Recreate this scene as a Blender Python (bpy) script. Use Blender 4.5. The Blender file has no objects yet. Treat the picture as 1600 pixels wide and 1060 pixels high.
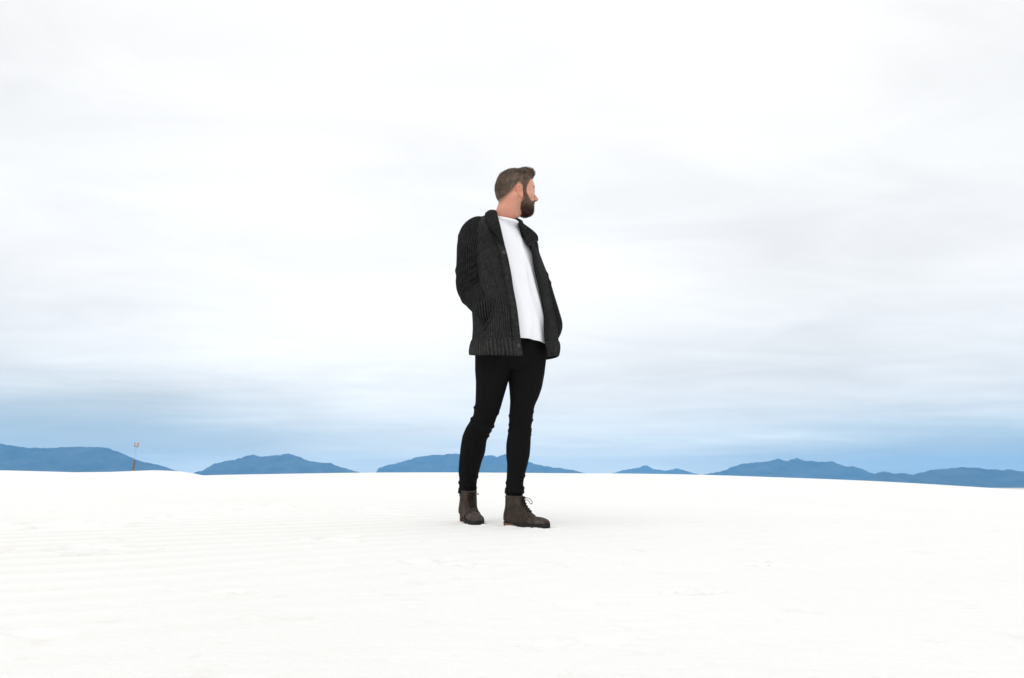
import bpy, bmesh, math, random
import numpy as np
from mathutils import Vector, Matrix
from mathutils.bvhtree import BVHTree

random.seed(7)
rng = np.random.default_rng(11)
SC = bpy.context.scene
COL = SC.collection

# ------------------------------------------------------------------ camera, sky, sun, exposure
PITCH = math.radians(10.57)
DIST = 3.93
CAMZ = 0.19
FPX = 1600 * 28.0 / 36.0
cam_data = bpy.data.cameras.new('camera')
cam_data.lens = 28.0
cam_data.sensor_width = 36.0
cam_data.clip_start = 0.05
cam_data.clip_end = 200000.0
cam = bpy.data.objects.new('camera', cam_data)
COL.objects.link(cam)
cam.location = (0, -DIST, CAMZ)
cam.rotation_euler = (math.radians(90) + PITCH, 0, 0)
SC.camera = cam

SUN_EL, SUN_AZ = 52.0, 205.0      # azimuth measured from +Y clockwise
world = bpy.data.worlds.new('World')
SC.world = world
world.use_nodes = True
wt = world.node_tree
wt.nodes.clear()


def wn(kind, **kw):
    n = wt.nodes.new(kind)
    for k, v in kw.items():
        setattr(n, k, v)
    return n


def wl(a, b):
    wt.links.new(a, b)


def wmath(op, a, b=None, clamp=False):
    n = wn('ShaderNodeMath', operation=op, use_clamp=clamp)
    for i, x in enumerate((a, b)):
        if x is None:
            continue
        if isinstance(x, (int, float)):
            n.inputs[i].default_value = x
        else:
            wl(x, n.inputs[i])
    return n.outputs[0]


out = wn('ShaderNodeOutputWorld')
bg = wn('ShaderNodeBackground')
wl(bg.outputs[0], out.inputs[0])
sky = wn('ShaderNodeTexSky', sky_type='NISHITA', sun_disc=False)
sky.sun_elevation = math.radians(SUN_EL)
sky.sun_rotation = math.radians(SUN_AZ)
sky.air_density = 1.2
sky.dust_density = 1.0
tc = wn('ShaderNodeTexCoord')
sep = wn('ShaderNodeSeparateXYZ')
wl(tc.outputs['Generated'], sep.inputs[0])
Z = sep.outputs[2]
# cloud deck seen in perspective: project the direction on a flat layer, so streaks thin out towards the horizon
zc = wmath('MAXIMUM', Z, 0.0)
zz = wmath('ADD', zc, 0.10)
cx = wmath('DIVIDE', sep.outputs[0], zz)
cy = wmath('DIVIDE', sep.outputs[1], zz)
cmb = wn('ShaderNodeCombineXYZ')
wl(cx, cmb.inputs[0]); wl(cy, cmb.inputs[1])


def noise(scale, detail, loc, rough=0.5, sxy=(1, 1, 1), dist=0.0, vec=None):
    mp = wn('ShaderNodeMapping')
    mp.inputs['Location'].default_value = loc
    mp.inputs['Scale'].default_value = sxy
    wl(vec if vec else cmb.outputs[0], mp.inputs[0])
    n = wn('ShaderNodeTexNoise')
    n.inputs['Scale'].default_value = scale
    n.inputs['Detail'].default_value = detail
    n.inputs['Roughness'].default_value = rough
    n.inputs['Distortion'].default_value = dist
    wl(mp.outputs[0], n.inputs['Vector'])
    return n.outputs['Fac']


big = noise(0.62, 3.0, (3.1, 1.7, 0), 0.45, (0.8, 1.0, 1), 0.3)
fine = noise(2.2, 7.0, (7.1, 2.3, 0), 0.58, (0.7, 1.3, 1), 0.8)
streak = noise(3.0, 6.0, (1.3, 4.4, 2.0), 0.6, (1.0, 1.0, 14.0), 0.5, tc.outputs['Generated'])
# elevation ramp, wobbled by the streaks
wob = wmath('MULTIPLY', wmath('SUBTRACT', streak, 0.5), 0.075)
el = wmath('ADD', Z, wob)
ramp = wn('ShaderNodeValToRGB')
wl(el, ramp.inputs[0])
cr = ramp.color_ramp
stops = [(0.000, (1.00, 0.95, 0.82)), (0.030, (0.99, 0.95, 0.84)), (0.055, (0.82, 0.81, 0.75)),
         (0.085, (0.82, 0.80, 0.76)), (0.125, (0.85, 0.825, 0.79)), (0.18, (0.845, 0.82, 0.79)),
         (0.30, (0.82, 0.803, 0.78)), (0.50, (0.81, 0.797, 0.775))]
while len(cr.elements) < len(stops):
    cr.elements.new(0.5)
for e, (p_, c_) in zip(cr.elements, stops):
    e.position = p_
    e.color = (*c_, 1)
# bluer, darker gaps in the cloud low down on both flanks
def wsmooth(x, a, b_):
    n = wn('ShaderNodeMapRange', interpolation_type='SMOOTHSTEP')
    n.inputs[1].default_value = a
    n.inputs[2].default_value = b_
    wl(x, n.inputs[0])
    return n.outputs[0]


hl_ = wn('ShaderNodeVectorMath', operation='LENGTH')
flat = wn('ShaderNodeCombineXYZ')
wl(sep.outputs[0], flat.inputs[0]); wl(sep.outputs[1], flat.inputs[1])
wl(flat.outputs[0], hl_.inputs[0])
sx_ = wmath('ADD', wmath('DIVIDE', sep.outputs[0], hl_.outputs['Value']), wmath('MULTIPLY', wmath('SUBTRACT', streak, 0.5), 0.35))
lm = wmath('MULTIPLY', wsmooth(sx_, -0.10, -0.50), wmath('MULTIPLY', wsmooth(el, 0.145, 0.065), wsmooth(el, 0.015, 0.05)))
rm = wmath('MULTIPLY', wsmooth(sx_, 0.12, 0.48), wmath('MULTIPLY', wsmooth(el, 0.105, 0.05), wsmooth(el, -0.03, 0.02)))
flank = wmath('MINIMUM', wmath('ADD', lm, rm), 1.0)
mixf = wn('ShaderNodeMix', data_type='VECTOR')
wl(wmath('MULTIPLY', flank, 0.85), mixf.inputs['Factor'])
wl(ramp.outputs[0], mixf.inputs[4]); mixf.inputs[5].default_value = (0.44, 0.50, 0.52)
# thin, bright cloud ahead; patches of thicker grey cloud
gl = wn('ShaderNodeVectorMath', operation='DOT_PRODUCT')
wl(tc.outputs['Generated'], gl.inputs[0]); gl.inputs[1].default_value = (-0.02, 0.90, 0.435)
glow = wmath('MULTIPLY', wsmooth(gl.outputs['Value'], 0.86, 0.99), 0.10)
tone = wmath('ADD', wmath('MULTIPLY', wmath('SUBTRACT', big, 0.5), 0.58),
             wmath('MULTIPLY', wmath('SUBTRACT', fine, 0.5), 0.24))
tone = wmath('ADD', wmath('ADD', tone, glow), 0.99)
mul = wn('ShaderNodeVectorMath', operation='SCALE')
wl(mixf.outputs[1], mul.inputs[0]); wl(tone, mul.inputs['Scale'])
skys = wn('ShaderNodeVectorMath', operation='SCALE')
wl(sky.outputs[0], skys.inputs[0]); skys.inputs['Scale'].default_value = 0.10
mixs = wn('ShaderNodeMix', data_type='VECTOR')
mixs.inputs['Factor'].default_value = 0.95
wl(skys.outputs[0], mixs.inputs[4]); wl(mul.outputs[0], mixs.inputs[5])
wl(mixs.outputs[1], bg.inputs['Color'])
bg.inputs['Strength'].default_value = 1.0

sun_data = bpy.data.lights.new('sun', 'SUN')
sun_data.energy = 1.0
sun_data.angle = math.radians(60)
sun_data.color = (1.0, 0.96, 0.9)
sun = bpy.data.objects.new('sun', sun_data)
COL.objects.link(sun)
az, elv = math.radians(SUN_AZ), math.radians(SUN_EL)
sd = Vector((math.sin(az) * math.cos(elv), math.cos(az) * math.cos(elv), math.sin(elv)))
sun.rotation_euler = sd.to_track_quat('Z', 'Y').to_euler()
sun.location = (0, 0, 30)

SC.view_settings.view_transform = 'Standard'
SC.view_settings.look = 'None'
SC.view_settings.exposure = 0.34
SC.view_settings.gamma = 1.0
SC.view_settings.use_curve_mapping = False
SC.render.engine = 'CYCLES'
SC.cycles.volume_bounces = 3

# ------------------------------------------------------------------ helpers
SP, CP = math.sin(PITCH), math.cos(PITCH)


def PT(u, v, y):
    """point at depth y seen in direction (u, v) of the 1600x1060 survey of the place"""
    a = (u - 800.0) / FPX
    b = (530.0 - v) / FPX
    t = (y + DIST) / (CP - b * SP)
    return np.array([a * t, y, CAMZ + (SP + b * CP) * t])


def PROJ(P):
    P = np.asarray(P, float)
    d = P - np.array([0, -DIST, CAMZ])
    zf = d[..., 1] * CP + d[..., 2] * SP
    yu = -d[..., 1] * SP + d[..., 2] * CP
    return 800 + FPX * d[..., 0] / zf, 530 - FPX * yu / zf


def spline(ctrl, n, param=None):
    """Catmull-Rom through the control rows, n samples"""
    c = np.asarray(ctrl, float)
    m = len(c)
    t = np.linspace(0, m - 1, n) if param is None else np.asarray(param) * (m - 1)
    i = np.clip(np.floor(t).astype(int), 0, m - 2)
    f = (t - i)[:, None]
    ext = np.vstack([2 * c[0] - c[1], c, 2 * c[-1] - c[-2]])
    p0, p1, p2, p3 = ext[i], ext[i + 1], ext[i + 2], ext[i + 3]
    return 0.5 * ((2 * p1) + (-p0 + p2) * f + (2 * p0 - 5 * p1 + 4 * p2 - p3) * f ** 2
                  + (-p0 + 3 * p1 - 3 * p2 + p3) * f ** 3)


def sstep(a, b, x):
    t = np.clip((x - a) / (b - a), 0, 1)
    return t * t * (3 - 2 * t)


class FNoise:
    """cheap smooth noise: sum of random plane waves"""
    def __init__(self, freq, n=14, seed=0):
        r = np.random.default_rng(seed)
        d = r.normal(size=(n, 3))
        d /= np.linalg.norm(d, axis=1)[:, None]
        self.k = d * (freq * r.uniform(0.6, 1.6, n))[:, None]
        self.p = r.uniform(0, 6.28, n)
        self.n = n

    def __call__(self, P):
        s = np.zeros(P.shape[:-1])
        for k, p in zip(self.k, self.p):
            s = s + np.sin(P @ k + p)
        return s / math.sqrt(self.n)


def mesh_obj(name, verts, faces, mat, parent=None, smooth=True, attrs=None, uv=None):
    me = bpy.data.meshes.new(name)
    verts = np.asarray(verts, dtype=np.float32)
    if isinstance(faces, np.ndarray):
        nf, k = faces.shape
        me.vertices.add(len(verts))
        me.vertices.foreach_set('co', verts.ravel())
        me.loops.add(nf * k)
        me.loops.foreach_set('vertex_index', faces.astype(np.int32).ravel())
        me.polygons.add(nf)
        me.polygons.foreach_set('loop_start', np.arange(0, nf * k, k, dtype=np.int32))
        me.polygons.foreach_set('loop_total', np.full(nf, k, dtype=np.int32))
        me.update(calc_edges=True)
        me.validate()
    else:
        me.from_pydata([tuple(map(float, v)) for v in verts], [], faces)
        me.update()
    if smooth:
        me.polygons.foreach_set('use_smooth', np.ones(len(me.polygons), dtype=bool))
    for k, a in (attrs or {}).items():
        at = me.attributes.new(k, 'FLOAT', 'POINT')
        at.data.foreach_set('value', np.asarray(a, dtype=np.float32).ravel())
    if mat:
        me.materials.append(mat)
    o = bpy.data.objects.new(name, me)
    COL.objects.link(o)
    if parent:
        o.parent = parent
    return o


def grid_faces(nr, nc, closed):
    r = np.arange(nr - 1)[:, None]
    c = np.arange(nc if closed else nc - 1)[None, :]
    c2 = (c + 1) % nc
    f = np.stack([r * nc + c, r * nc + c2, (r + 1) * nc + c2, (r + 1) * nc + c], axis=-1)
    return f.reshape(-1, 4)


def grid_normals(P, closed, center=None):
    if closed:
        dc = np.roll(P, -1, 1) - np.roll(P, 1, 1)
    else:
        dc = np.gradient(P, axis=1)
    dr = np.gradient(P, axis=0)
    n = np.cross(dc, dr)
    n /= (np.linalg.norm(n, axis=-1, keepdims=True) + 1e-12)
    if center is not None:
        s = np.sum(n * (P - center), axis=-1).mean()
        if s < 0:
            n = -n
    return n


def grid_obj(name, P, closed, mat, parent=None, attrs=None, flip=False, thick=0.0, cap=False):
    nr, nc = P.shape[:2]
    f = grid_faces(nr, nc, closed)
    if flip:
        f = f[:, ::-1]
    V = P.reshape(-1, 3)
    at = {k: a.reshape(-1) for k, a in (attrs or {}).items()}
    o = mesh_obj(name, V, f, mat, parent, True, at)
    if thick:
        m = o.modifiers.new('thickness', 'SOLIDIFY')
        m.thickness = thick
        m.offset = -1
    return o


def tube_rings(path, nr, nc, updir=None):
    """path rows: u, v, y, r_side, r_depth  -> grid (nr, nc, 3), angles, arclength, centres"""
    W = np.array([[*PT(q[0], q[1], q[2]), q[3], q[4]] for q in path])
    S = spline(W, nr)
    C = S[:, :3]
    T = np.gradient(C, axis=0)
    T /= np.linalg.norm(T, axis=1)[:, None]
    X = np.array([1.0, 0, 0])
    A = X - T * (T @ X)[:, None]
    A /= np.linalg.norm(A, axis=1)[:, None]
    B = np.cross(T, A)
    th = np.linspace(0, 2 * math.pi, nc, endpoint=False)
    P = C[:, None, :] + A[:, None, :] * (S[:, 3:4] * np.cos(th))[:, :, None] + B[:, None, :] * (S[:, 4:5] * np.sin(th))[:, :, None]
    L = np.concatenate([[0], np.cumsum(np.linalg.norm(np.diff(C, axis=0), axis=1))])
    return P, th, L, C


def tube_mesh(pts, r, ns=6, cap=True, closed=False):
    pts = np.asarray(pts, float)
    n = len(pts)
    T = np.gradient(pts, axis=0)
    T /= np.linalg.norm(T, axis=1)[:, None] + 1e-12
    ref = np.array([0.1, 0.2, 1.0])
    A = np.cross(T, ref)
    A /= np.linalg.norm(A, axis=1)[:, None] + 1e-12
    B = np.cross(T, A)
    th = np.linspace(0, 2 * math.pi, ns, endpoint=False)
    rr = np.full(n, r) if np.isscalar(r) else np.asarray(r)
    P = pts[:, None, :] + rr[:, None, None] * (A[:, None, :] * np.cos(th)[None, :, None] + B[:, None, :] * np.sin(th)[None, :, None])
    return P.reshape(-1, 3), grid_faces(n, ns, True)


def join_parts(parts):
    V, F, o = [], [], 0
    for v, f in parts:
        V.append(v); F.append(f + o); o += len(v)
    return np.vstack(V), np.vstack(F)


def box_mesh(x0, x1, y0, y1, z0, z1):
    V = np.array([[x, y, z] for x in (x0, x1) for y in (y0, y1) for z in (z0, z1)], float)
    F = np.array([[0, 1, 3, 2], [4, 6, 7, 5], [0, 4, 5, 1], [2, 3, 7, 6], [0, 2, 6, 4], [1, 5, 7, 3]])
    return V, F


# signed distance helpers ---------------------------------------------------
def smin(a, b, k):
    h = np.clip(0.5 + 0.5 * (b - a) / k, 0, 1)
    return b * (1 - h) + a * h - k * h * (1 - h)


def smax(a, b, k):
    return -smin(-a, -b, k)


def ell(P, c, r):
    q = [(P[i] - c[i]) / r[i] for i in range(3)]
    k0 = np.sqrt(q[0] ** 2 + q[1] ** 2 + q[2] ** 2)
    k1 = np.sqrt((q[0] / r[0]) ** 2 + (q[1] / r[1]) ** 2 + (q[2] / r[2]) ** 2) + 1e-9
    return k0 * (k0 - 1) / k1


def cap(P, a, b, ra, rb):
    a = np.asarray(a, float); b = np.asarray(b, float)
    d = b - a
    h = sum((P[i] - a[i]) * d[i] for i in range(3)) / float(d @ d)
    h = np.clip(h, 0, 1)
    q = sum((P[i] - a[i] - d[i] * h) ** 2 for i in range(3))
    return np.sqrt(q) - (ra + (rb - ra) * h)


def surface_nets(F, xs, ys, zs):
    ins = F < 0
    nx, ny, nz = F.shape
    cs = [(i, j, k) for i in (0, 1) for j in (0, 1) for k in (0, 1)]
    sl = lambda A, c: A[c[0]:nx - 1 + c[0], c[1]:ny - 1 + c[1], c[2]:nz - 1 + c[2]]
    cnt = sum(sl(ins, c).astype(np.int8) for c in cs)
    act = (cnt > 0) & (cnt < 8)
    I, J, K = np.nonzero(act)
    idx = -np.ones(act.shape, dtype=np.int64)
    idx[I, J, K] = np.arange(len(I))
    acc = np.zeros((len(I), 3)); num = np.zeros(len(I))
    for c in cs:
        for ax in range(3):
            if c[ax] == 1:
                continue
            c2 = list(c); c2[ax] = 1
            f0 = F[I + c[0], J + c[1], K + c[2]]
            f1 = F[I + c2[0], J + c2[1], K + c2[2]]
            m = (f0 < 0) != (f1 < 0)
            t = np.where(m, f0 / np.where(m, f0 - f1, 1), 0)
            p0 = np.stack([xs[I + c[0]], ys[J + c[1]], zs[K + c[2]]], 1)
            p1 = np.stack([xs[I + c2[0]], ys[J + c2[1]], zs[K + c2[2]]], 1)
            acc += np.where(m[:, None], p0 + (p1 - p0) * t[:, None], 0)
            num += m
    V = acc / num[:, None]
    quads = []
    a = ins[:-1, 1:-1, 1:-1] != ins[1:, 1:-1, 1:-1]
    i, j, k = np.nonzero(a); j = j + 1; k = k + 1
    q = np.stack([idx[i, j - 1, k - 1], idx[i, j, k - 1], idx[i, j, k], idx[i, j - 1, k]], 1)
    fl = ins[i, j, k]
    quads.append(np.where(fl[:, None], q, q[:, ::-1]))
    a = ins[1:-1, :-1, 1:-1] != ins[1:-1, 1:, 1:-1]
    i, j, k = np.nonzero(a); i = i + 1; k = k + 1
    q = np.stack([idx[i - 1, j, k - 1], idx[i - 1, j, k], idx[i, j, k], idx[i, j, k - 1]], 1)
    fl = ins[i, j, k]
    quads.append(np.where(fl[:, None], q, q[:, ::-1]))
    a = ins[1:-1, 1:-1, :-1] != ins[1:-1, 1:-1, 1:]
    i, j, k = np.nonzero(a); i = i + 1; j = j + 1
    q = np.stack([idx[i - 1, j - 1, k], idx[i, j - 1, k], idx[i, j, k], idx[i - 1, j, k]], 1)
    fl = ins[i, j, k]
    quads.append(np.where(fl[:, None], q, q[:, ::-1]))
    Q = np.vstack(quads)
    return V, Q


def relax(V, Q, it=2, lam=0.5):
    E = np.vstack([Q[:, [0, 1]], Q[:, [1, 2]], Q[:, [2, 3]], Q[:, [3, 0]]])
    n = len(V)
    for _ in range(it):
        s = np.zeros_like(V); c = np.zeros(n)
        np.add.at(s, E[:, 0], V[E[:, 1]]); np.add.at(c, E[:, 0], 1)
        np.add.at(s, E[:, 1], V[E[:, 0]]); np.add.at(c, E[:, 1], 1)
        V = V + lam * (s / np.maximum(c, 1)[:, None] - V)
    return V


# ------------------------------------------------------------------ materials
def material(name, base=(0.5, 0.5, 0.5), rough=0.7, spec=0.3):
    m = bpy.data.materials.new(name)
    m.use_nodes = True
    b = m.node_tree.nodes['Principled BSDF']
    b.inputs['Base Color'].default_value = (*base, 1)
    b.inputs['Roughness'].default_value = rough
    b.inputs['Specular IOR Level'].default_value = spec
    return m


class NT:
    def __init__(self, m):
        self.t = m.node_tree
        self.b = m.node_tree.nodes['Principled BSDF']

    def n(self, kind, **kw):
        q = self.t.nodes.new(kind)
        for k, v in kw.items():
            setattr(q, k, v)
        return q

    def l(self, a, b):
        self.t.links.new(a, b)

    def obj(self):
        return self.n('ShaderNodeTexCoord').outputs['Object']

    def noise(self, scale, detail=4, rough=0.5, vec=None, dist=0.0, sc=None):
        q = self.n('ShaderNodeTexNoise')
        q.inputs['Scale'].default_value = scale
        q.inputs['Detail'].default_value = detail
        q.inputs['Roughness'].default_value = rough
        q.inputs['Distortion'].default_value = dist
        v = vec or self.obj()
        if sc:
            mp = self.n('ShaderNodeMapping')
            mp.inputs['Scale'].default_value = sc
            self.l(v, mp.inputs[0])
            v = mp.outputs[0]
        self.l(v, q.inputs['Vector'])
        return q.outputs['Fac']

    def attr(self, name):
        q = self.n('ShaderNodeAttribute', attribute_name=name)
        return q.outputs['Fac']

    def remap(self, x, a, b, c=0.0, d=1.0):
        q = self.n('ShaderNodeMapRange')
        for i, v in zip((1, 2, 3, 4), (a, b, c, d)):
            q.inputs[i].default_value = v
        self.l(x, q.inputs[0])
        return q.outputs[0]

    def math(self, op, a, b):
        q = self.n('ShaderNodeMath', operation=op)
        for i, x in enumerate((a, b)):
            if isinstance(x, (int, float)):
                q.inputs[i].default_value = x
            else:
                self.l(x, q.inputs[i])
        return q.outputs[0]

    def mix(self, f, a, b):
        q = self.n('ShaderNodeMix', data_type='RGBA')
        if isinstance(f, (int, float)):
            q.inputs[0].default_value = f
        else:
            self.l(f, q.inputs[0])
        for i, x in ((6, a), (7, b)):
            if isinstance(x, tuple):
                q.inputs[i].default_value = (*x, 1)
            else:
                self.l(x, q.inputs[i])
        return q.outputs[2]

    def color(self, c):
        self.l(c, self.b.inputs['Base Color'])

    def bump(self, h, strength=0.3, dist=0.002):
        q = self.n('ShaderNodeBump')
        q.inputs['Strength'].default_value = strength
        q.inputs['Distance'].default_value = dist
        self.l(h, q.inputs['Height'])
        self.l(q.outputs[0], self.b.inputs['Normal'])


def knit_material(name, dark, lite, speck=0.6):
    m = material(name, dark, 0.95, 0.12)
    t = NT(m)
    rib = t.attr('rib')
    worn = t.math('MULTIPLY', t.remap(t.noise(9, 4, 0.6), 0.3, 0.75, 0.5, 1.0), t.remap(t.noise(75, 3, 0.7), 0.36, 0.66, 0.5, 1.1))
    f = t.math('MULTIPLY', rib, worn)
    fl = t.remap(t.noise(170, 3, 0.75), 0.50, 0.78, 0.0, speck)
    f = t.math('MINIMUM', t.math('ADD', f, t.math('MULTIPLY', fl, 0.5)), 1.0)
    t.color(t.mix(f, dark, lite))
    t.bump(t.noise(520, 3, 0.7), 0.5, 0.0015)
    return m


M = {}
M['knit'] = knit_material('charcoal_knit', (0.0022, 0.0022, 0.0023), (0.046, 0.046, 0.046), 0.5)
M['band'] = knit_material('charcoal_rib_band', (0.0020, 0.0020, 0.0020), (0.052, 0.052, 0.050), 0.45)

M['denim'] = material('black_denim', (0.0065, 0.0064, 0.0066), 0.9, 0.06)
t = NT(M['denim'])
t.color(t.mix(t.noise(60, 4), (0.0055, 0.0055, 0.0057), (0.0085, 0.0082, 0.0082)))
t.bump(t.noise(700, 2, 0.6), 0.25, 0.0008)

M['cotton'] = material('white_cotton', (0.84, 0.84, 0.87), 0.9, 0.15)
t = NT(M['cotton'])
t.color(t.mix(t.noise(12, 3), (0.87, 0.87, 0.90), (0.90, 0.90, 0.92)))
t.bump(t.noise(900, 2, 0.6), 0.15, 0.0006)

M['skin'] = material('skin', (0.62, 0.33, 0.23), 0.48, 0.4)
t = NT(M['skin'])
base = t.mix(t.remap(t.noise(28, 4, 0.55), 0.3, 0.7), (0.70, 0.36, 0.235), (0.64, 0.285, 0.195))
base = t.mix(t.attr('flush'), base, (0.62, 0.19, 0.14))
base = t.mix(t.math('MULTIPLY', t.attr('lip'), 0.7), base, (0.42, 0.13, 0.11))
stub = t.math('MULTIPLY', t.attr('stubble'), t.remap(t.noise(650, 2, 0.6), 0.35, 0.65, 0.45, 1.0))
t.color(t.mix(stub, base, (0.085, 0.050, 0.034)))
t.b.inputs['Subsurface Weight'].default_value = 0.12
t.b.inputs['Subsurface Radius'].default_value = (1.0, 0.35, 0.2)
t.b.inputs['Subsurface Scale'].default_value = 0.006
t.bump(t.noise(300, 4, 0.6), 0.12, 0.001)

M['hair'] = material('brown_hair', (0.06, 0.04, 0.028), 0.55, 0.35)
t = NT(M['hair'])
f = t.math('MULTIPLY', t.remap(t.noise(26, 4, 0.6), 0.3, 0.7), t.remap(t.noise(110, 3, 0.7, sc=(0.7, 0.7, 0.35)), 0.38, 0.62, 0.25, 1.15))
t.color(t.mix(t.attr('fade'), t.mix(f, (0.038, 0.022, 0.014), (0.145, 0.090, 0.058)), t.mix(f, (0.11, 0.070, 0.047), (0.27, 0.175, 0.122))))
t.bump(t.noise(260, 4, 0.7, sc=(1, 1, 0.4)), 0.8, 0.002)
M['beard'] = material('brown_beard', (0.05, 0.028, 0.018), 0.6, 0.3)
t = NT(M['beard'])
f = t.remap(t.noise(45, 5, 0.6), 0.3, 0.7)
dk = t.mix(f, (0.032, 0.017, 0.010), (0.098, 0.052, 0.031))
lt = t.mix(f, (0.075, 0.046, 0.031), (0.20, 0.130, 0.088))
t.color(t.mix(t.attr('low'), lt, dk))
t.bump(t.noise(300, 4, 0.7), 0.8, 0.002)

M['beardtop'] = material('light_brown_beard', (0.09, 0.055, 0.038), 0.6, 0.3)
t = NT(M['beardtop'])
t.color(t.mix(t.remap(t.noise(60, 4, 0.6), 0.3, 0.7), (0.070, 0.043, 0.029), (0.21, 0.138, 0.094)))
M['eyewhite'] = material('eye_white', (0.75, 0.72, 0.70), 0.2, 0.5)
M['iris'] = material('iris', (0.06, 0.05, 0.04), 0.2, 0.5)

M['leather'] = material('taupe_leather', (0.045, 0.034, 0.026), 0.75, 0.25)
t = NT(M['leather'])
g = t.mix(t.remap(t.noise(26, 5, 0.6), 0.35, 0.7), (0.023, 0.0155, 0.0102), (0.050, 0.036, 0.0255))
dust = t.math('MULTIPLY', t.attr('toe'), t.remap(t.noise(55, 6, 0.7), 0.42, 0.72))
g = t.mix(dust, g, (0.105, 0.098, 0.088))
scuff = t.remap(t.noise(95, 4, 0.75), 0.60, 0.78, 0.0, 0.55)
g = t.mix(scuff, g, (0.060, 0.047, 0.035))
t.color(g)
t.bump(t.noise(190, 5, 0.7), 0.5, 0.0015)
M['lace'] = material('brown_lace', (0.026, 0.014, 0.011), 0.85, 0.2)
M['sole'] = material('dark_rubber', (0.022, 0.023, 0.024), 0.8, 0.25)
t = NT(M['sole'])
t.color(t.mix(t.remap(t.noise(70, 5, 0.7), 0.4, 0.75), (0.010, 0.011, 0.012), (0.032, 0.032, 0.030)))
M['heel'] = material('tan_stacked_heel', (0.25, 0.12, 0.055), 0.7, 0.3)
t = NT(M['heel'])
w = t.n('ShaderNodeTexWave', wave_type='BANDS', bands_direction='Z')
w.inputs['Scale'].default_value = 55
w.inputs['Distortion'].default_value = 0.6
t.l(t.obj(), w.inputs['Vector'])
g = t.mix(w.outputs['Fac'], (0.13, 0.062, 0.030), (0.23, 0.120, 0.060))
t.color(t.mix(t.remap(t.noise(80, 4), 0.5, 0.8), g, (0.12, 0.06, 0.03)))
M['button'] = material('dark_horn_button', (0.030, 0.029, 0.026), 0.35, 0.5)
NT(M['button']).color(NT(M['button']).mix(NT(M['button']).noise(200, 3), (0.02, 0.02, 0.018), (0.06, 0.055, 0.048)))

M['sand'] = material('white_gypsum_sand', (0.88, 0.87, 0.85), 0.95, 0.1)
t = NT(M['sand'])
n1 = t.noise(0.5, 5, 0.6)
n2 = t.noise(9, 6, 0.65)
g = t.mix(t.remap(n1, 0.3, 0.7), (0.825, 0.821, 0.808), (0.855, 0.852, 0.845))
g = t.mix(t.remap(n2, 0.60, 0.78, 0.0, 0.5), g, (0.66, 0.64, 0.58))
g = t.mix(t.math('MULTIPLY', t.attr('trough_shade'), 0.55), g, (0.70, 0.69, 0.64))  # painted shade: darker sand colour in the ripple troughs
t.color(g)
nb = t.math('ADD', t.math('MULTIPLY', t.noise(7, 8, 0.68, sc=(0.6, 1.6, 1)), 1.0), t.math('MULTIPLY', t.noise(160, 3, 0.7), 0.12))
t.bump(nb, 0.6, 0.018)

M['plain'] = material('pale_desert_floor', (0.55, 0.53, 0.48), 0.95, 0.1)
t = NT(M['plain'])
t.color(t.mix(t.noise(0.002, 6, 0.6), (0.5, 0.47, 0.41), (0.8, 0.79, 0.76)))

M['rock'] = material('dark_mountain_rock', (0.06, 0.065, 0.07), 0.95, 0.1)
t = NT(M['rock'])
t.color(t.mix(t.remap(t.noise(0.0022, 9, 0.68, sc=(1, 1, 2.5)), 0.35, 0.66), (0.004, 0.008, 0.020), (0.075, 0.080, 0.095)))

M['wood'] = material('weathered_wood', (0.33, 0.20, 0.10), 0.85, 0.2)
t = NT(M['wood'])
t.color(t.mix(t.noise(9, 5, 0.6, sc=(1, 1, 0.15)), (0.12, 0.085, 0.05), (0.26, 0.19, 0.10)))
M['orange'] = material('faded_orange', (0.60, 0.30, 0.12), 0.7, 0.3)
NT(M['orange']).color(NT(M['orange']).mix(NT(M['orange']).noise(20, 3), (0.62, 0.33, 0.14), (0.45, 0.22, 0.1)))
M['metal'] = material('dull_grey_metal', (0.30, 0.31, 0.31), 0.5, 0.5)
NT(M['metal']).color(NT(M['metal']).mix(NT(M['metal']).noise(20, 3), (0.26, 0.27, 0.27), (0.34, 0.35, 0.35)))
M['signwhite'] = material('sign_white', (0.78, 0.76, 0.76), 0.5, 0.4)
NT(M['signwhite']).color(NT(M['signwhite']).mix(NT(M['signwhite']).noise(12, 3), (0.56, 0.52, 0.50), (0.64, 0.60, 0.58)))
M['signred'] = material('sign_red', (0.30, 0.025, 0.035), 0.5, 0.4)
NT(M['signred']).color(NT(M['signred']).mix(NT(M['signred']).noise(12, 3), (0.24, 0.06, 0.05), (0.32, 0.10, 0.07)))

# ------------------------------------------------------------------ ground
CREST_Y = 22.0
cu = np.array([-900, 0, 150, 307, 400, 555, 700, 905, 1000, 1100, 1300, 1400, 1500, 1575, 1640, 1760, 2600], float)
cv = np.array([756, 752, 748.5, 743, 741.3, 738.8, 738.3, 739.8, 740.3, 742, 749, 753.5, 759.5, 764.5, 768, 772, 778], float)


def crest_z(x, yc):
    """height of the crest line at sideways position x"""
    d = yc + DIST
    u = 800 + FPX * x / (d * 1.0 * CP)
    v = np.interp(u, cu, cv)
    b = (530 - v) / FPX
    return CAMZ + d * (SP + b * CP) / (CP - b * SP)


far_u = np.array([-900, -300, -100, 0, 60, 120, 180, 215, 245, 270, 290, 307, 330, 380, 3000], float)
far_v = np.array([738, 736, 734.5, 735, 736.5, 738.2, 737.6, 736.2, 735.0, 736.0, 738.4, 742, 748, 800, 800], float)
FAR_Y = 62.0
ripn = FNoise(0.9, 10, 3)
rip2 = FNoise(4.5, 12, 5)
ripm = FNoise(0.7, 10, 8)
und = FNoise(0.35, 10, 9)
und2 = FNoise(1.6, 12, 19)


def smooth_cols(z):
    return z


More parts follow.
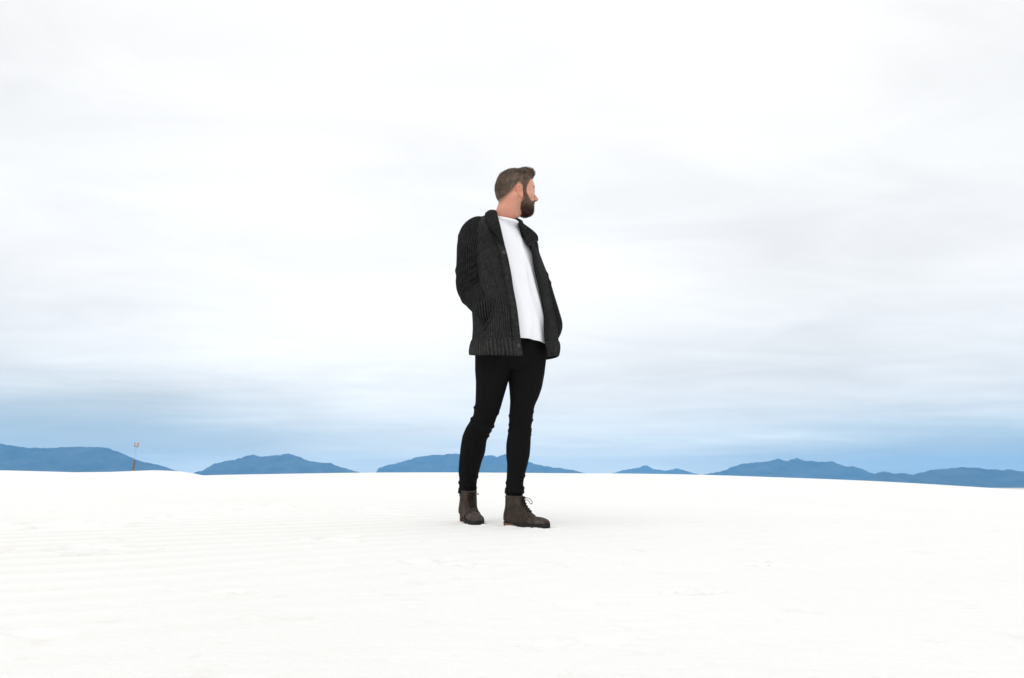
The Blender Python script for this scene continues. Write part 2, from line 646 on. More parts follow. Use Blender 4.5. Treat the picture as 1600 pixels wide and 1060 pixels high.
def ground_height(x, y):
    x = np.asarray(x, float); y = np.asarray(y, float)
    # crest profile followed outwards along the lines that fan out from the hollow in front
    xe = x * (CREST_Y + DIST) / np.maximum(y + DIST, 6.0)
    zcx = sum(crest_z(xe + o_, CREST_Y) for o_ in (-0.9, -0.45, 0, 0.45, 0.9)) / 5
    # sight-line slope to the crest; the sand stays below it until the crest itself
    dc = CREST_Y + DIST
    tcx = (zcx - CAMZ) / dc
    kk = (CAMZ + DIST * tcx) / (1 - DIST / dc) ** 1.6
    dd_ = y + DIST
    z = CAMZ + dd_ * tcx - kk * np.clip(1 - dd_ / dc, 0, 3) ** 1.6
    beyond = np.clip(y - CREST_Y, 0, None)
    z = z - 0.020 * beyond ** 2 / (1 + 0.075 * beyond)
    z = np.maximum(z, -2.2 - 0.0 * y)
    # far dune on the left
    d = FAR_Y + DIST
    u = 800 + FPX * x / (d * CP)
    v = np.interp(u, far_u, far_v)
    b = (530 - v) / FPX
    fz = CAMZ + d * (SP + b * CP) / (CP - b * SP)
    w = np.exp(-np.clip(np.abs(y - FAR_Y) / 13.0, 0, 6) ** 2)
    z2 = -2.2 + (fz + 2.2) * w
    hard = np.maximum(z, z2)
    P = np.stack([x, y, np.zeros_like(x)], -1)
    fade_far = np.clip(1 - np.hypot(x, y) / 16, 0, 1)
    z = hard
    # broad unevenness, wind ripples, scuffs
    amp_u = sstep(0.8, 3.0, np.hypot(x, y)) * np.clip(1 - np.hypot(x, y) / 11, 0, 1) ** 1.5
    z = z + 0.018 * und(P) * amp_u + 0.006 * und2(P) * np.clip(fade_far, 0, 1) * sstep(0.5, 1.5, np.hypot(x, y))
    ph = (x * 8.5 - y * 16.0) * 1.9 + 2.4 * ripn(P) + 0.6 * rip2(P)
    mask = np.clip(0.55 + 0.7 * ripm(P), 0, 1) * (0.25 + 0.75 * sstep(0.4, -2.0, x))
    mask = mask * np.clip(1 - np.hypot(x, y + 1) / 9, 0, 1)
    rp = np.sin(ph)
    z = z + 0.0100 * (rp + 0.25 * np.sin(2 * ph + 0.8)) * mask * 0.8
    return z


def ripple_shade(x, y):
    """shade painted into the ripple troughs, so the ripples read in diffuse light"""
    P = np.stack([x, y, np.zeros_like(x)], -1)
    ph = (x * 8.5 - y * 16.0) * 1.9 + 2.4 * ripn(P) + 0.6 * rip2(P)
    mask = np.clip(0.55 + 0.7 * ripm(P), 0, 1) * (0.2 + 0.8 * sstep(0.4, -2.0, x)) * np.clip(1 - np.hypot(x, y + 1) / 9, 0, 1)
    return np.clip(0.5 - 0.5 * np.sin(ph + 0.5), 0, 1) ** 2 * mask


DENTS = []


PADS = []


def add_dents(x, y, z):
    # sand pressed down under the soles and pushed up round them
    for (ax_, ay_, bx_, by_, hw) in PADS:
        dx, dy = bx_ - ax_, by_ - ay_
        t_ = np.clip(((x - ax_) * dx + (y - ay_) * dy) / (dx * dx + dy * dy), 0, 1)
        dd = np.hypot(x - ax_ - dx * t_, y - ay_ - dy * t_)
        P = np.stack([x * 1.0, y, np.zeros_like(x)], -1)
        m = dd < 0.3
        z[m] += (0.009 * np.exp(-((dd[m] - hw - 0.018) / 0.020) ** 2) * (0.55 + 0.35 * np.sin(x[m] * 61 + 3 * np.sin(y[m] * 43)) + 0.25 * np.sin(x[m] * 147 + y[m] * 90))
                 - 0.004 * np.exp(-(dd[m] / hw) ** 4))
    for (dx, dy, sx, sy, ang, dep) in DENTS:
        c, s = math.cos(ang), math.sin(ang)
        lx = ((x - dx) * c + (y - dy) * s) / sx
        ly = (-(x - dx) * s + (y - dy) * c) / sy
        q = lx ** 2 + ly ** 2
        m = q < 12
        if not m.any():
            continue
        z[m] += dep * (-np.exp(-q[m] ** 1.6) + 0.45 * np.exp(-(np.sqrt(q[m]) - 1.35) ** 2 / 0.06))
    return z


r0 = random.Random(21)
# trodden patches: shallow prints left of the man and in front of him
def print_at(u, v, s=1.0, dep=0.006):
    # find ground point for the survey direction
    lo, hi = -3.4, 21.0
    for _ in range(40):
        mid = (lo + hi) / 2
        p = PT(u, v, mid)
        g = float(ground_height(p[0], mid))
        if p[2] > g:
            lo = mid
        else:
            hi = mid
    p = PT(u, v, lo)
    DENTS.append((p[0], p[1], 0.12 * s, 0.05 * s, r0.uniform(-0.6, 0.9), dep))
    return p


for (u, v, s, n) in ((430, 793, 1.4, 4), (150, 862, 0.8, 4), (105, 825, 1.6, 5), (590, 800, 1.2, 4), (300, 808, 1.3, 3),
                     (680, 876, 0.5, 4), (720, 885, 0.45, 3), (760, 905, 0.4, 2), (890, 946, 0.5, 5), (60, 985, 0.6, 4),
                     (520, 846, 0.9, 3), (1010, 980, 0.4, 4), (950, 1000, 0.5, 4), (380, 920, 0.5, 2), (860, 1010, 0.4, 5),
                     (1080, 925, 0.5, 3), (1200, 880, 0.6, 3)):
    for _ in range(n):
        print_at(u + r0.uniform(-30, 30), v + r0.uniform(-5, 5), s * r0.uniform(0.5, 1.1), (0.009 * s + 0.006) * (0.35 if v > 930 else 1.0))


PADS += [(-0.030, 0.120, 0.155, -0.030, 0.045), (-0.215, 0.335, -0.175, 0.165, 0.045)]


def axis_pts(lo, hi, core_lo, core_hi, step, growth):
    core = list(np.arange(core_lo, core_hi + 1e-6, step))
    a, s = core_hi, step
    while a < hi:
        s *= growth
        a += s
        core.append(a)
    a, s = core_lo, step
    while a > lo:
        s *= growth
        a -= s
        core.insert(0, a)
    return np.array(core)


gx = axis_pts(-90, 90, -1.9, 1.6, 0.0135, 1.03)
gy = axis_pts(-14, 110, -2.6, 1.2, 0.0135, 1.025)
GX, GY = np.meshgrid(gx, gy)
GZ = ground_height(GX, GY)
GZ = add_dents(GX, GY, GZ)
TROUGH_SHADE = ripple_shade(GX, GY)


def gnd(x, y):
    return float(ground_height(np.array([x]), np.array([y]))[0])


GP = np.stack([GX, GY, GZ], -1)
dune = grid_obj('dune_ground', GP, False, M['sand'], attrs={'trough_shade': TROUGH_SHADE})
dune['kind'] = 'structure'

# the basin floor reaching the horizon
px_ = np.array([-90000, -30000, -8000, -2000, -500, 0, 500, 2000, 8000, 30000, 90000], float)
PX, PY = np.meshgrid(px_, px_)
PZ = np.full_like(PX, -2.6)
plain = grid_obj('desert_floor', np.stack([PX, PY, PZ], -1), False, M['plain'])
plain['kind'] = 'structure'

# ------------------------------------------------------------------ mountains
RIDGES = [
    ('mountain_range', 15000, [(-260, 702), (-120, 694), (-60, 696), (0, 692.5), (25, 696), (45, 698.5), (80, 699), (105, 697.5), (130, 697),
                  (165, 698.5), (180, 703), (200, 712), (215, 719), (232, 722.5), (255, 728), (272, 734), (290, 743), (315, 757)]),
    ('mountain_range', 17000, [(262, 757), (298, 741), (320, 734), (335, 724.5), (350, 720), (370, 717.5), (386, 712), (395, 709.5), (406, 713.5), (430, 711),
                  (450, 708), (464, 711), (480, 719), (500, 722), (515, 723.5), (530, 729), (545, 733), (562, 738), (600, 757)]),
    ('mountain_range', 20000, [(555, 757), (588, 738), (592, 731), (602, 727), (630, 721), (650, 714), (672, 710), (692, 709.5), (710, 708), (735, 710),
                  (757, 711), (770, 710.5), (777, 713.5), (790, 708.5), (800, 709), (812, 714), (825, 721.5), (842, 726.5), (856, 728.5), (880, 731.5), (900, 735.5), (918, 740), (960, 757)]),
    ('mountain_range', 24000, [(925, 757), (955, 739.5), (975, 733.8), (990, 731.5), (1000, 730), (1007, 726.5), (1013, 728), (1020, 732), (1040, 735.2), (1048, 734), (1057, 731),
                  (1066, 734), (1076, 737), (1090, 740.5), (1130, 757)]),
    ('mountain_range', 18000, [(1060, 757), (1100, 741), (1130, 735.5), (1140, 731), (1150, 727.5), (1160, 724), (1180, 722), (1200, 721), (1209, 718), (1217, 716), (1224, 719),
                  (1231, 720.5), (1238, 717), (1244, 715.5), (1251, 717.5), (1260, 720), (1272, 719.8), (1280, 721.4), (1300, 720.6), (1310, 725), (1320, 728.5), (1332, 727.5), (1341, 731),
                  (1350, 735), (1365, 741), (1390, 750), (1420, 760)]),
    ('mountain_range', 14500, [(1340, 760), (1365, 742), (1374, 737), (1381, 735.6), (1392, 739.5), (1402, 740.6), (1412, 738.3), (1427, 743), (1440, 738), (1460, 733.6), (1480, 732),
                  (1505, 729.8), (1525, 730.5), (1540, 733), (1556, 733.6), (1565, 737), (1575, 733), (1584, 735.5), (1600, 736.5), (1680, 741), (1800, 760)]),
]
fnp = [FNoise(0.0012, 16, 31), FNoise(0.004, 18, 32), FNoise(0.011, 18, 33)]
for ri, (nm, yd, prof) in enumerate(RIDGES):
    pu = np.array([p[0] for p in prof], float); pv = np.array([p[1] for p in prof], float)
    nu, ndp = 420, 70
    us = np.linspace(pu[0], pu[-1], nu)
    vs = np.interp(us, pu, pv)
    rr_ = np.random.default_rng(50 + ri)
    jit = np.convolve(rr_.normal(size=nu + 8), np.ones(5) / 5, 'valid')[:nu]
    vs = vs + 0.9 * jit * sstep(0, 12, 757 - vs)
    b = (530 - vs) / FPX
    tt = (yd + DIST) / (CP - b * SP)
    xs_ = (us - 800) / FPX * tt
    zr = CAMZ + (SP + b * CP) * tt
    dep = np.linspace(-1, 1, ndp)
    width = 3200.0
    XX = np.repeat(xs_[None, :], ndp, 0)
    YY = yd + dep[:, None] * width + 0 * XX
    P2 = np.stack([XX + ri * 7000, YY, np.zeros_like(XX)], -1)
    carve = 1 - np.abs(fnp[0](P2)) * 0.45 - np.abs(fnp[1](P2)) * 0.30 - np.abs(fnp[2](P2)) * 0.08
    A = np.abs(dep)[:, None]
    off = sstep(0.0, 0.35, A)
    shape = (1 - A) ** 1.25
    ZZ = (zr[None, :] + 6) * shape * (1 - off + off * np.clip(carve, 0.15, 1.2)) - 8
    # keep everything off the crest at or below the crest's sight line
    lim = CAMZ + (zr[None, :] - CAMZ) * (YY + DIST) / (yd + DIST)
    ZZ = np.where(A > 0.02, np.minimum(ZZ, lim - 2), ZZ)
    ob = grid_obj(nm, np.stack([XX, YY, ZZ], -1), False, M['rock'])
    ob['kind'] = 'structure'

# ------------------------------------------------------------------ trail marker on the far dune
mk = PT(208, 737, FAR_Y - 1.0)
mk[2] = gnd(mk[0], mk[1]) - 0.02
marker = bpy.data.objects.new('trail_marker', None)
COL.objects.link(marker)
marker.location = Vector(mk)
marker.rotation_euler = (0, math.radians(2.5), 0)
marker['label'] = 'thin trail marker with wooden post and striped red and white plate on the far dune'
marker['category'] = 'trail marker'
v, f = box_mesh(-0.055, 0.055, -0.055, 0.055, -0.25, 0.86)
mesh_obj('post', v, f, M['wood'], marker, False)
v, f = box_mesh(-0.085, 0.085, -0.085, 0.085, -0.2, 0.08)
mesh_obj('post_foot', v, f, M['orange'], marker, False)
v, f = box_mesh(-0.060, 0.060, -0.060, 0.060, 0.862, 0.90)
mesh_obj('post_cap', v, f, M['wood'], marker, False)
v, f = tube_mesh([(0.0, 0, 0.88), (0.005, 0, 1.4), (0.012, 0, 2.28)], 0.012, 8)
mesh_obj('pole', v, f, M['metal'], marker)
v, f = box_mesh(-0.15, 0.17, -0.03, -0.018, 1.92, 2.30)
plate = mesh_obj('sign_plate', v, f, M['signwhite'], marker, False)
for a0, a1 in ((-0.145, -0.085), (0.0, 0.02), (0.105, 0.165)):
    v, f = box_mesh(a0, a1, -0.036, -0.0305, 1.925, 2.295)
    mesh_obj('stripe', v, f, M['signred'], plate, False)

# ================================================================== THE MAN
# ---- head pose
HC = PT(806.7, 304.5, -0.01)
HA = math.radians(106.5)
tilt = math.radians(1.0)
Xh = np.array([math.sin(HA), -math.cos(HA), 0.0])
Yh = np.array([math.cos(HA), math.sin(HA), 0.0])
Zh = np.array([0, 0, 1.0])
Xh2 = Xh * math.cos(tilt) + Zh * math.sin(tilt)
Zh2 = -Xh * math.sin(tilt) + Zh * math.cos(tilt)
RH = np.stack([Xh2, Yh, Zh2], 0)       # rows: local axes


def to_head(P):
    q = [P[i] - HC[i] for i in range(3)]
    return [RH[r, 0] * q[0] + RH[r, 1] * q[1] + RH[r, 2] * q[2] for r in range(3)]


def from_head(p):
    return HC + RH.T @ np.asarray(p, float)


def head_sdf(H):
    x, y, z = H
    ya = np.abs(y)
    S = [x, ya, z]
    d = ell(H, (-0.008, 0, 0.037), (0.093, 0.074, 0.088))
    d = smin(d, ell(H, (-0.045, 0, 0.005), (0.055, 0.060, 0.065)), 0.03)
    d = smin(d, ell(H, (0.036, 0, -0.012), (0.054, 0.060, 0.082)), 0.03)
    d = smin(d, ell(H, (0.052, 0, 0.055), (0.040, 0.052, 0.042)), 0.025)      # forehead
    d = smin(d, ell(H, (0.036, 0, -0.069), (0.042, 0.045, 0.030)), 0.02)      # jaw
    d = smin(d, cap(S, (0.010, 0.055, -0.040), (0.052, 0.026, -0.080), 0.013, 0.015), 0.02)
    d = smin(d, ell(H, (0.062, 0, -0.080), (0.016, 0.022, 0.018)), 0.014)     # chin
    d = smin(d, ell(S, (0.058, 0.044, -0.012), (0.024, 0.020, 0.018)), 0.015)  # cheekbone
    d = smin(d, cap(S, (0.0875, 0.012, 0.030), (0.074, 0.045, 0.030), 0.007, 0.006), 0.010)  # brow
    d = smax(d, -ell(S, (0.101, 0.030, 0.013), (0.018, 0.019, 0.011)), 0.008)  # socket
    d = smin(d, ell(S, (0.0765, 0.030, 0.013), (0.0125, 0.0145, 0.0125)), 0.003)  # lids
    d = smin(d, cap(H, (0.088, 0, 0.020), (0.108, 0, -0.014), 0.0062, 0.0085), 0.009)  # nose bridge
    d = smin(d, ell(H, (0.1065, 0, -0.0165), (0.0115, 0.0115, 0.0105)), 0.006)
    d = smin(d, ell(S, (0.098, 0.011, -0.021), (0.0095, 0.0065, 0.0075)), 0.005)
    d = smin(d, ell(H, (0.077, 0, -0.045), (0.016, 0.028, 0.020)), 0.012)     # muzzle
    d = smin(d, ell(H, (0.0905, 0, -0.0475), (0.0065, 0.020, 0.0045)), 0.004)
    d = smin(d, ell(H, (0.0890, 0, -0.0575), (0.0070, 0.018, 0.0052)), 0.004)
    # ears
    ca, sa = math.cos(-0.22), math.sin(-0.22)
    ex = (x + 0.004) * ca - (z + 0.006) * sa
    ez = (x + 0.004) * sa + (z + 0.006) * ca
    fl = ya - (0.0735 - 0.32 * np.clip(ex, -0.03, 0.03))
    E = [ex, fl, ez]
    pl = ell(E, (0, 0.0, 0), (0.0165, 0.0045, 0.030))
    rho = np.sqrt((ex / 0.0155) ** 2 + (ez / 0.0285) ** 2)
    ring = np.sqrt(((rho - 1) * 0.019) ** 2 + (fl - 0.005) ** 2) - 0.0046
    ring = np.maximum(ring, (ex - 0.012) * 0.9 + np.where(ez < 0.004, 0.0, -0.02))
    e = smin(pl, ring, 0.003)
    e = smin(e, ell(E, (0.003, 0.003, -0.0275), (0.0085, 0.0048, 0.009)), 0.004)
    e = smin(e, ell(E, (0.0125, 0.003, -0.004), (0.0035, 0.0045, 0.006)), 0.003)    # tragus
    e = smin(e, cap(E, (-0.004, 0.004, 0.014), (-0.008, 0.0045, -0.012), 0.003, 0.003), 0.003)
    e = smax(e, -ell(E, (0.002, 0.0095, -0.003), (0.0085, 0.0120, 0.0125)), 0.002)
    e = smax(e, -ell(E, (-0.001, 0.0085, 0.0165), (0.0065, 0.0075, 0.0060)), 0.002)
    d = smin(d, e, 0.006)
    return d


def hair_mask(H):
    x, y, z = H
    xl = [-0.13, -0.10, -0.085, -0.060, -0.045, -0.030, -0.015, 0.000, 0.014, 0.018, 0.031, 0.036, 0.045, 0.058, 0.073, 0.10]
    zl = [-0.070, -0.064, -0.055, -0.030, -0.012, 0.008, 0.026, 0.033, 0.026, -0.030, -0.030, 0.020, 0.042, 0.066, 0.084, 0.090]
    return z - np.interp(x, xl, zl)


def beard_mask(H):
    x, y, z = H
    zb = np.interp(x, [0.012, 0.020, 0.031, 0.047, 0.066, 0.078, 0.090, 0.10, 0.11], [0.012, 0.012, 0.004, -0.026, -0.041, -0.042, -0.030, -0.027, -0.027])
    xb = np.interp(z, [-0.125, -0.10, -0.08, -0.05, -0.02, 0.01], [0.030, 0.016, 0.008, 0.009, 0.015, 0.017])
    m = np.minimum(zb - z, x - xb)
    lips = np.sqrt(((z + 0.0525) / 0.0085) ** 2 + (y / 0.022) ** 2)
    m = np.minimum(m, np.where(x > 0.080, (lips - 1) * 0.008, 1.0))
    return np.minimum(m, z + 0.125)


def hair_thick(H):
    x, y, z = H
    m = hair_mask(H)
    top = sstep(0.055, 0.115, z)
    front = sstep(0.02, 0.085, x)
    m = m - 0.011 * (1 - sstep(0.04, 0.08, z)) * (1 - sstep(0.0, 0.01, x))
    T = 0.0035 + 0.0035 * sstep(0.0, 0.05, z) + top * (0.005 + 0.016 * front)
    return np.where(m > 0, T * sstep(0.0, 0.030, m), 0) - 0.004 * (1 - sstep(-0.004, 0.003, m))


def beard_thick(H):
    x, y, z = H
    m = beard_mask(H)
    low = sstep(-0.03, -0.085, z)
    m = m - 0.012 * (1 - sstep(-0.030, -0.065, z)) * (1 - sstep(0.05, 0.07, x))
    T = 0.0012 + 0.0046 * low + 0.0022 * sstep(0.06, 0.09, x)
    return np.where(m > 0, T * sstep(0.0, 0.013, m), 0) - 0.004 * (1 - sstep(-0.003, 0.002, m))


# ---- torso frame
PSI = math.radians(40)
Lv = np.array([math.cos(PSI), math.sin(PSI), 0.0])
Fv = np.array([math.sin(PSI), -math.cos(PSI), 0.0])
# rows: centre u, z, half width, half depth, forward shift
TROWS = np.array([
    [804, 0.835, 0.231, 0.170, 0.00],
    [805, 0.90, 0.223, 0.166, 0.00],
    [804.5, 0.98, 0.214, 0.161, 0.00],
    [800.5, 1.08, 0.211, 0.152, 0.00],
    [794, 1.18, 0.216, 0.145, 0.00],
    [788, 1.28, 0.216, 0.142, 0.00],
    [783, 1.36, 0.214, 0.137, 0.00],
    [780, 1.425, 0.206, 0.127, 0.00],
    [779, 1.472, 0.188, 0.111, 0.00],
    [780, 1.502, 0.162, 0.096, 0.00],
    [782, 1.526, 0.130, 0.085, 0.00],
    [785, 1.548, 0.098, 0.077, 0.005],
    [787, 1.570, 0.078, 0.071, 0.010],
])


def torso_params(tv):
    R = spline(TROWS, len(tv), np.asarray(tv))
    dep = DIST * CP + (R[:, 1] - CAMZ) * SP
    cx_ = (R[:, 0] - 800) / FPX * dep
    C = np.stack([cx_, np.zeros(len(tv)), R[:, 1]], 1) + Fv[None, :] * R[:, 4:5]
    return C, R[:, 2], R[:, 3]


def torso_pt(C, a, b, th, n=2.35, off=0.0):
    """th may be (rows, cols); 0 = front middle, + = his left"""
    s, c = np.sin(th), np.cos(th)
    e = 2.0 / n
    X = (a[:, None] + off) * np.sign(s) * np.abs(s) ** e
    Y = (b[:, None] + off) * np.sign(c) * np.abs(c) ** e
    return C[:, None, :] + Lv * X[:, :, None] + Fv * Y[:, :, None]


def hem_warp(P, TH, t_):
    """the hem hangs lower over the right front and rides up at the back"""
    k_ = sstep(0.30, 0.0, np.asarray(t_))[:, None]
    P[:, :, 2] += k_ * (0.012 - 0.040 * np.clip(np.cos(TH + 0.75), 0, 1) ** 0.8)
    return P


# edges of the open front, surveyed
RE_v = [300, 330, 346, 366, 386, 404, 432, 450, 480, 509, 528, 548, 575]
RE_u = [772, 774, 777, 781.5, 786, 790.4, 795.7, 798.5, 805, 809, 811.5, 814.5, 818]
LE_v = [300, 340, 344, 352, 365, 379, 391, 410, 426, 450, 470, 490, 513, 536, 556, 580]
LE_u = [803, 805, 806, 810, 816, 825, 830.5, 833, 835.5, 842, 847, 850.5, 850, 852, 855, 857]


def edge_theta(C, a, b, ev, eu, lo, hi):
    th = np.linspace(lo, hi, 500)
    P = torso_pt(C, a, b, np.repeat(th[None, :], len(a), 0))
    u, v = PROJ(P)
    dlt = np.abs(u - np.interp(v, ev, eu))
    r = th[np.argmin(dlt, axis=1)]
    k = np.ones(9) / 9
    rp = np.pad(r, 4, mode='edge')
    return np.convolve(rp, k, 'valid')


# folds shared by the cardigan cloth
foldN = FNoise(9.0, 14, 61)
foldM = FNoise(22.0, 14, 62)

NR = 190
tv = np.linspace(0, 1, NR)
TC, TA, TB = torso_params(tv)
thR = edge_theta(TC, TA, TB, RE_v, RE_u, -1.35, 0.45)
thL = edge_theta(TC, TA, TB, LE_v, LE_u, 0.0, 1.25)


def rib_profile(ph):
    return (0.5 + 0.5 * np.cos(ph)) ** 1.3


def equal_arc_cols(C, a, b, t0, t1, s):
    """angles going from t0 round the back to t1 with even arclength"""
    n = 400
    th = t0[:, None] + (t1 - t0)[:, None] * np.linspace(0, 1, n)[None, :]
    P = torso_pt(C, a, b, th)
    seg = np.linalg.norm(np.diff(P, axis=1), axis=2)
    cs = np.concatenate([np.zeros((len(a), 1)), np.cumsum(seg, 1)], 1)
    cs /= cs[:, -1:]
    return np.stack([np.interp(s, cs[i], th[i]) for i in range(len(a))])


# legs: surveyed outlines of the trousers
RLv = [500, 530, 561, 578, 597, 616, 629, 637.7, 647.6, 654, 669, 681.6, 698.6, 718, 738, 750.8, 756.5, 764, 772]
RL_l = [744, 742, 741.6, 741.6, 743.3, 743.4, 743, 740.6, 739.6, 737, 727, 721.8, 718.8, 717, 716, 717.6, 716.9, 716.6, 717.2]
RRv = [500, 530, 557, 575, 598, 616.5, 637.7, 652, 667, 674.5, 681.6, 688.7, 698.6, 707, 724, 739.5, 746.6, 759, 772]
RR_r = [830, 824, 813.5, 804, 793.3, 787.6, 782, 776, 771.4, 767, 763.6, 760.8, 759.6, 758.6, 752.3, 748, 745.6, 744.5, 743]
LLv = [500, 530, 560, 580, 598, 613.7, 629, 647.6, 663, 673, 691.5, 700, 711, 725.4, 739.5, 753.7, 765, 776]
LL_l = [770, 778, 786, 790, 794, 795.4, 796.6, 795.6, 795.8, 794.6, 791, 790, 789.9, 791.8, 791.4, 791, 790, 790]
LRv = [500, 530, 565.6, 585, 606.6, 620.8, 632, 643.4, 656, 670, 684.4, 698.6, 711, 729.6, 743.8, 755, 763.6, 776]
LR_r = [858, 856, 853.4, 851, 847, 842, 837, 834, 832.8, 830, 829.4, 829, 828, 824.4, 820.4, 818.4, 818.6, 817]


def leg_grid(lv, lu, rv, ru, yv, yy, seed, folds, dscale):
    nrow, ncol = 230, 72
    vs = np.linspace(505, 776, nrow)
    k = np.ones(5) / 5
    sm = lambda a: np.convolve(np.pad(a, 2, mode='edge'), k, 'valid')
    ul, ur = sm(np.interp(vs, lv, lu)), sm(np.interp(vs, rv, ru))
    y = sm(np.interp(vs, yv, yy))
    y = np.convolve(np.pad(y, 15, mode='edge'), np.ones(31) / 31, 'valid')
    C = np.array([PT((a + b) / 2, v_, yy_) for a, b, v_, yy_ in zip(ul, ur, vs, y)])
    E = np.array([PT(b, v_, yy_) for b, v_, yy_ in zip(ur, vs, y)])
    r = E[:, 0] - C[:, 0]
    th_ = np.linspace(0, 2 * math.pi, ncol, endpoint=False)
    ds = np.interp(vs, *dscale)
    P = C[:, None, :] + np.stack([r[:, None] * np.cos(th_), (r * ds)[:, None] * np.sin(th_), 0 * r[:, None] * th_], -1)
    n = grid_normals(P, True, C[:, None, :])
    f = 0.0016 * FNoise(16, 12, seed)(P) + 0.0010 * FNoise(40, 12, seed + 1)(P) * sstep(600, 640, vs)[:, None]
    V2 = np.repeat(vs[:, None], ncol, 1)
    T2 = np.repeat(th_[None, :], nrow, 0)
    for (v0, w_, am, a0, slant, spread) in folds:
        ang = (T2 - a0 + math.pi) % (2 * math.pi) - math.pi
        f = f + am * np.exp(-((V2 - v0 - slant * ang) / w_) ** 2) * np.exp(-(ang / spread) ** 2)
    return P + n * (f - 0.001)[:, :, None]


kf = [(637, 2.0, 0.005, math.pi, 1.5, 1.5), (646, 2.2, 0.004, 0.0, -4, 1.6), (654, 2.0, 0.006, math.pi, 3, 1.4), (667, 2.2, 0.005, 0.0, -3, 1.2), (675, 2.0, 0.004, -0.1, -5, 1.2),
      (682, 2.0, 0.005, 0.0, -4, 1.1), (661, 3.0, 0.004, -math.pi / 2, 4, 1.4), (746, 2.4, 0.005, 0.2, 2, 1.5), (755, 2.4, 0.006, 2.8, -2, 1.6), (763, 2.2, 0.005, 0.0, 3, 2.4), (769, 1.8, 0.003, -1.5, 0, 3)]
kf2 = [(644, 1.8, 0.004, 0, 2, 1.2), (650, 2, 0.004, math.pi, 2, 1.2), (657, 1.8, 0.005, 0.0, -3, 1.3), (664, 1.8, 0.004, math.pi, 2, 1.2), (671, 2.0, 0.005, 0, 3, 1.5), (675, 1.8, 0.005, 0.1, 2, 1.2),
       (679, 1.8, 0.004, -0.2, 3, 1.2), (673, 2.0, 0.004, math.pi, -3, 1.2), (744, 2.2, 0.005, 0, -2, 1.5), (754, 2.2, 0.004, 3.0, 2, 1.5), (763, 2.4, 0.007, 0, 2, 1.8), (765, 2.0, 0.004, math.pi, 1, 1.2), (770, 1.8, 0.003, 0.5, 0, 3)]
GR = leg_grid(RLv, RL_l, RRv, RR_r, [505, 560, 600, 645, 690, 730, 772], [-0.03, -0.02, 0.01, 0.07, 0.20, 0.30, 0.36], 81, kf, ([505, 560, 650, 700, 772], [0.80, 0.90, 1.05, 1.0, 1.05]))
GL = leg_grid(LLv, LL_l, LRv, LR_r, [505, 560, 600, 645, 690, 730, 772], [0.03, 0.03, 0.035, 0.05, 0.085, 0.105, 0.115], 91, kf2, ([505, 560, 650, 700, 772], [0.80, 0.95, 1.05, 1.1, 1.1]))

# body mesh (one continuous figure) ----------------------------------------
def fine_axis(lo, hi, f0, f1, coarse, fine_):
    a = np.arange(lo, f0, coarse)
    b = np.arange(f0, f1, fine_)
    c = np.arange(f1, hi + coarse, coarse)
    return np.concatenate([a, b, c])


ax_x = fine_axis(-0.36, 0.34, HC[0] - 0.135, HC[0] + 0.135, 0.011, 0.0020)
ax_y = fine_axis(-0.34, 0.50, HC[1] - 0.105, HC[1] + 0.140, 0.011, 0.0020)
ax_z = fine_axis(0.0, 1.78, 1.53, HC[2] + 0.145, 0.011, 0.0020)
ax_z = ax_z[ax_z < HC[2] + 0.16]
GXb, GYb, GZb = np.meshgrid(ax_x.astype(np.float32), ax_y.astype(np.float32), ax_z.astype(np.float32), indexing='ij')
PB = [GXb, GYb, GZb]

neck_base = PT(787, 346, 0.005)
neck_top = from_head((-0.028, 0, -0.035))
chest_c = TC[int(NR * 0.52)]


def body_sdf(P):
    H = to_head(P)
    d = head_sdf(H)
    nk = cap(P, neck_top, neck_base, 0.0565, 0.0570)
    d = smin(d, nk, 0.018)
    # neck muscle from behind the ear to the breastbone, throat
    mast = from_head((-0.018, -0.060, -0.030))
    stern = PT(792, 352, -0.010)
    d = smin(d, cap(P, mast, stern, 0.010, 0.010), 0.024)
    mast2 = from_head((-0.018, 0.060, -0.030))
    d = smin(d, cap(P, mast2, stern + np.array([0.02, 0.02, 0]), 0.011, 0.012), 0.014)
    d = smin(d, cap(P, from_head((0.012, 0, -0.075)), PT(792, 352, -0.004), 0.022, 0.018), 0.03)
    # shoulders, chest, belly, hips: kept under the clothes
    cN = np.array([neck_base[0], 0.01, 1.44])
    d = smin(d, cap(P, cN - Lv * 0.140, cN + Lv * 0.140, 0.042, 0.042), 0.025)
    d = smin(d, cap(P, cN + np.array([0, 0.01, 0.055]) - Lv * 0.03, cN + np.array([0, 0.01, 0.055]) + Lv * 0.03, 0.042, 0.042), 0.02)
    c1 = TC[int(NR * 0.45)]; c2 = TC[int(NR * 0.25)]; c3 = TC[int(NR * 0.20)]
    for c_ in (c1, c2, c3):
        for s_ in (-1, 1):
            q = c_ + Lv * 0.075 * s_
            d = smin(d, ell(P, (q[0], q[1], q[2]), (0.085, 0.085, 0.13)), 0.05)
    return d


def limb(P, d, pts, k=0.03):
    for (p0, r0_), (p1, r1_) in zip(pts[:-1], pts[1:]):
        d = smin(d, cap(P, p0, p1, r0_, r1_), k)
    return d


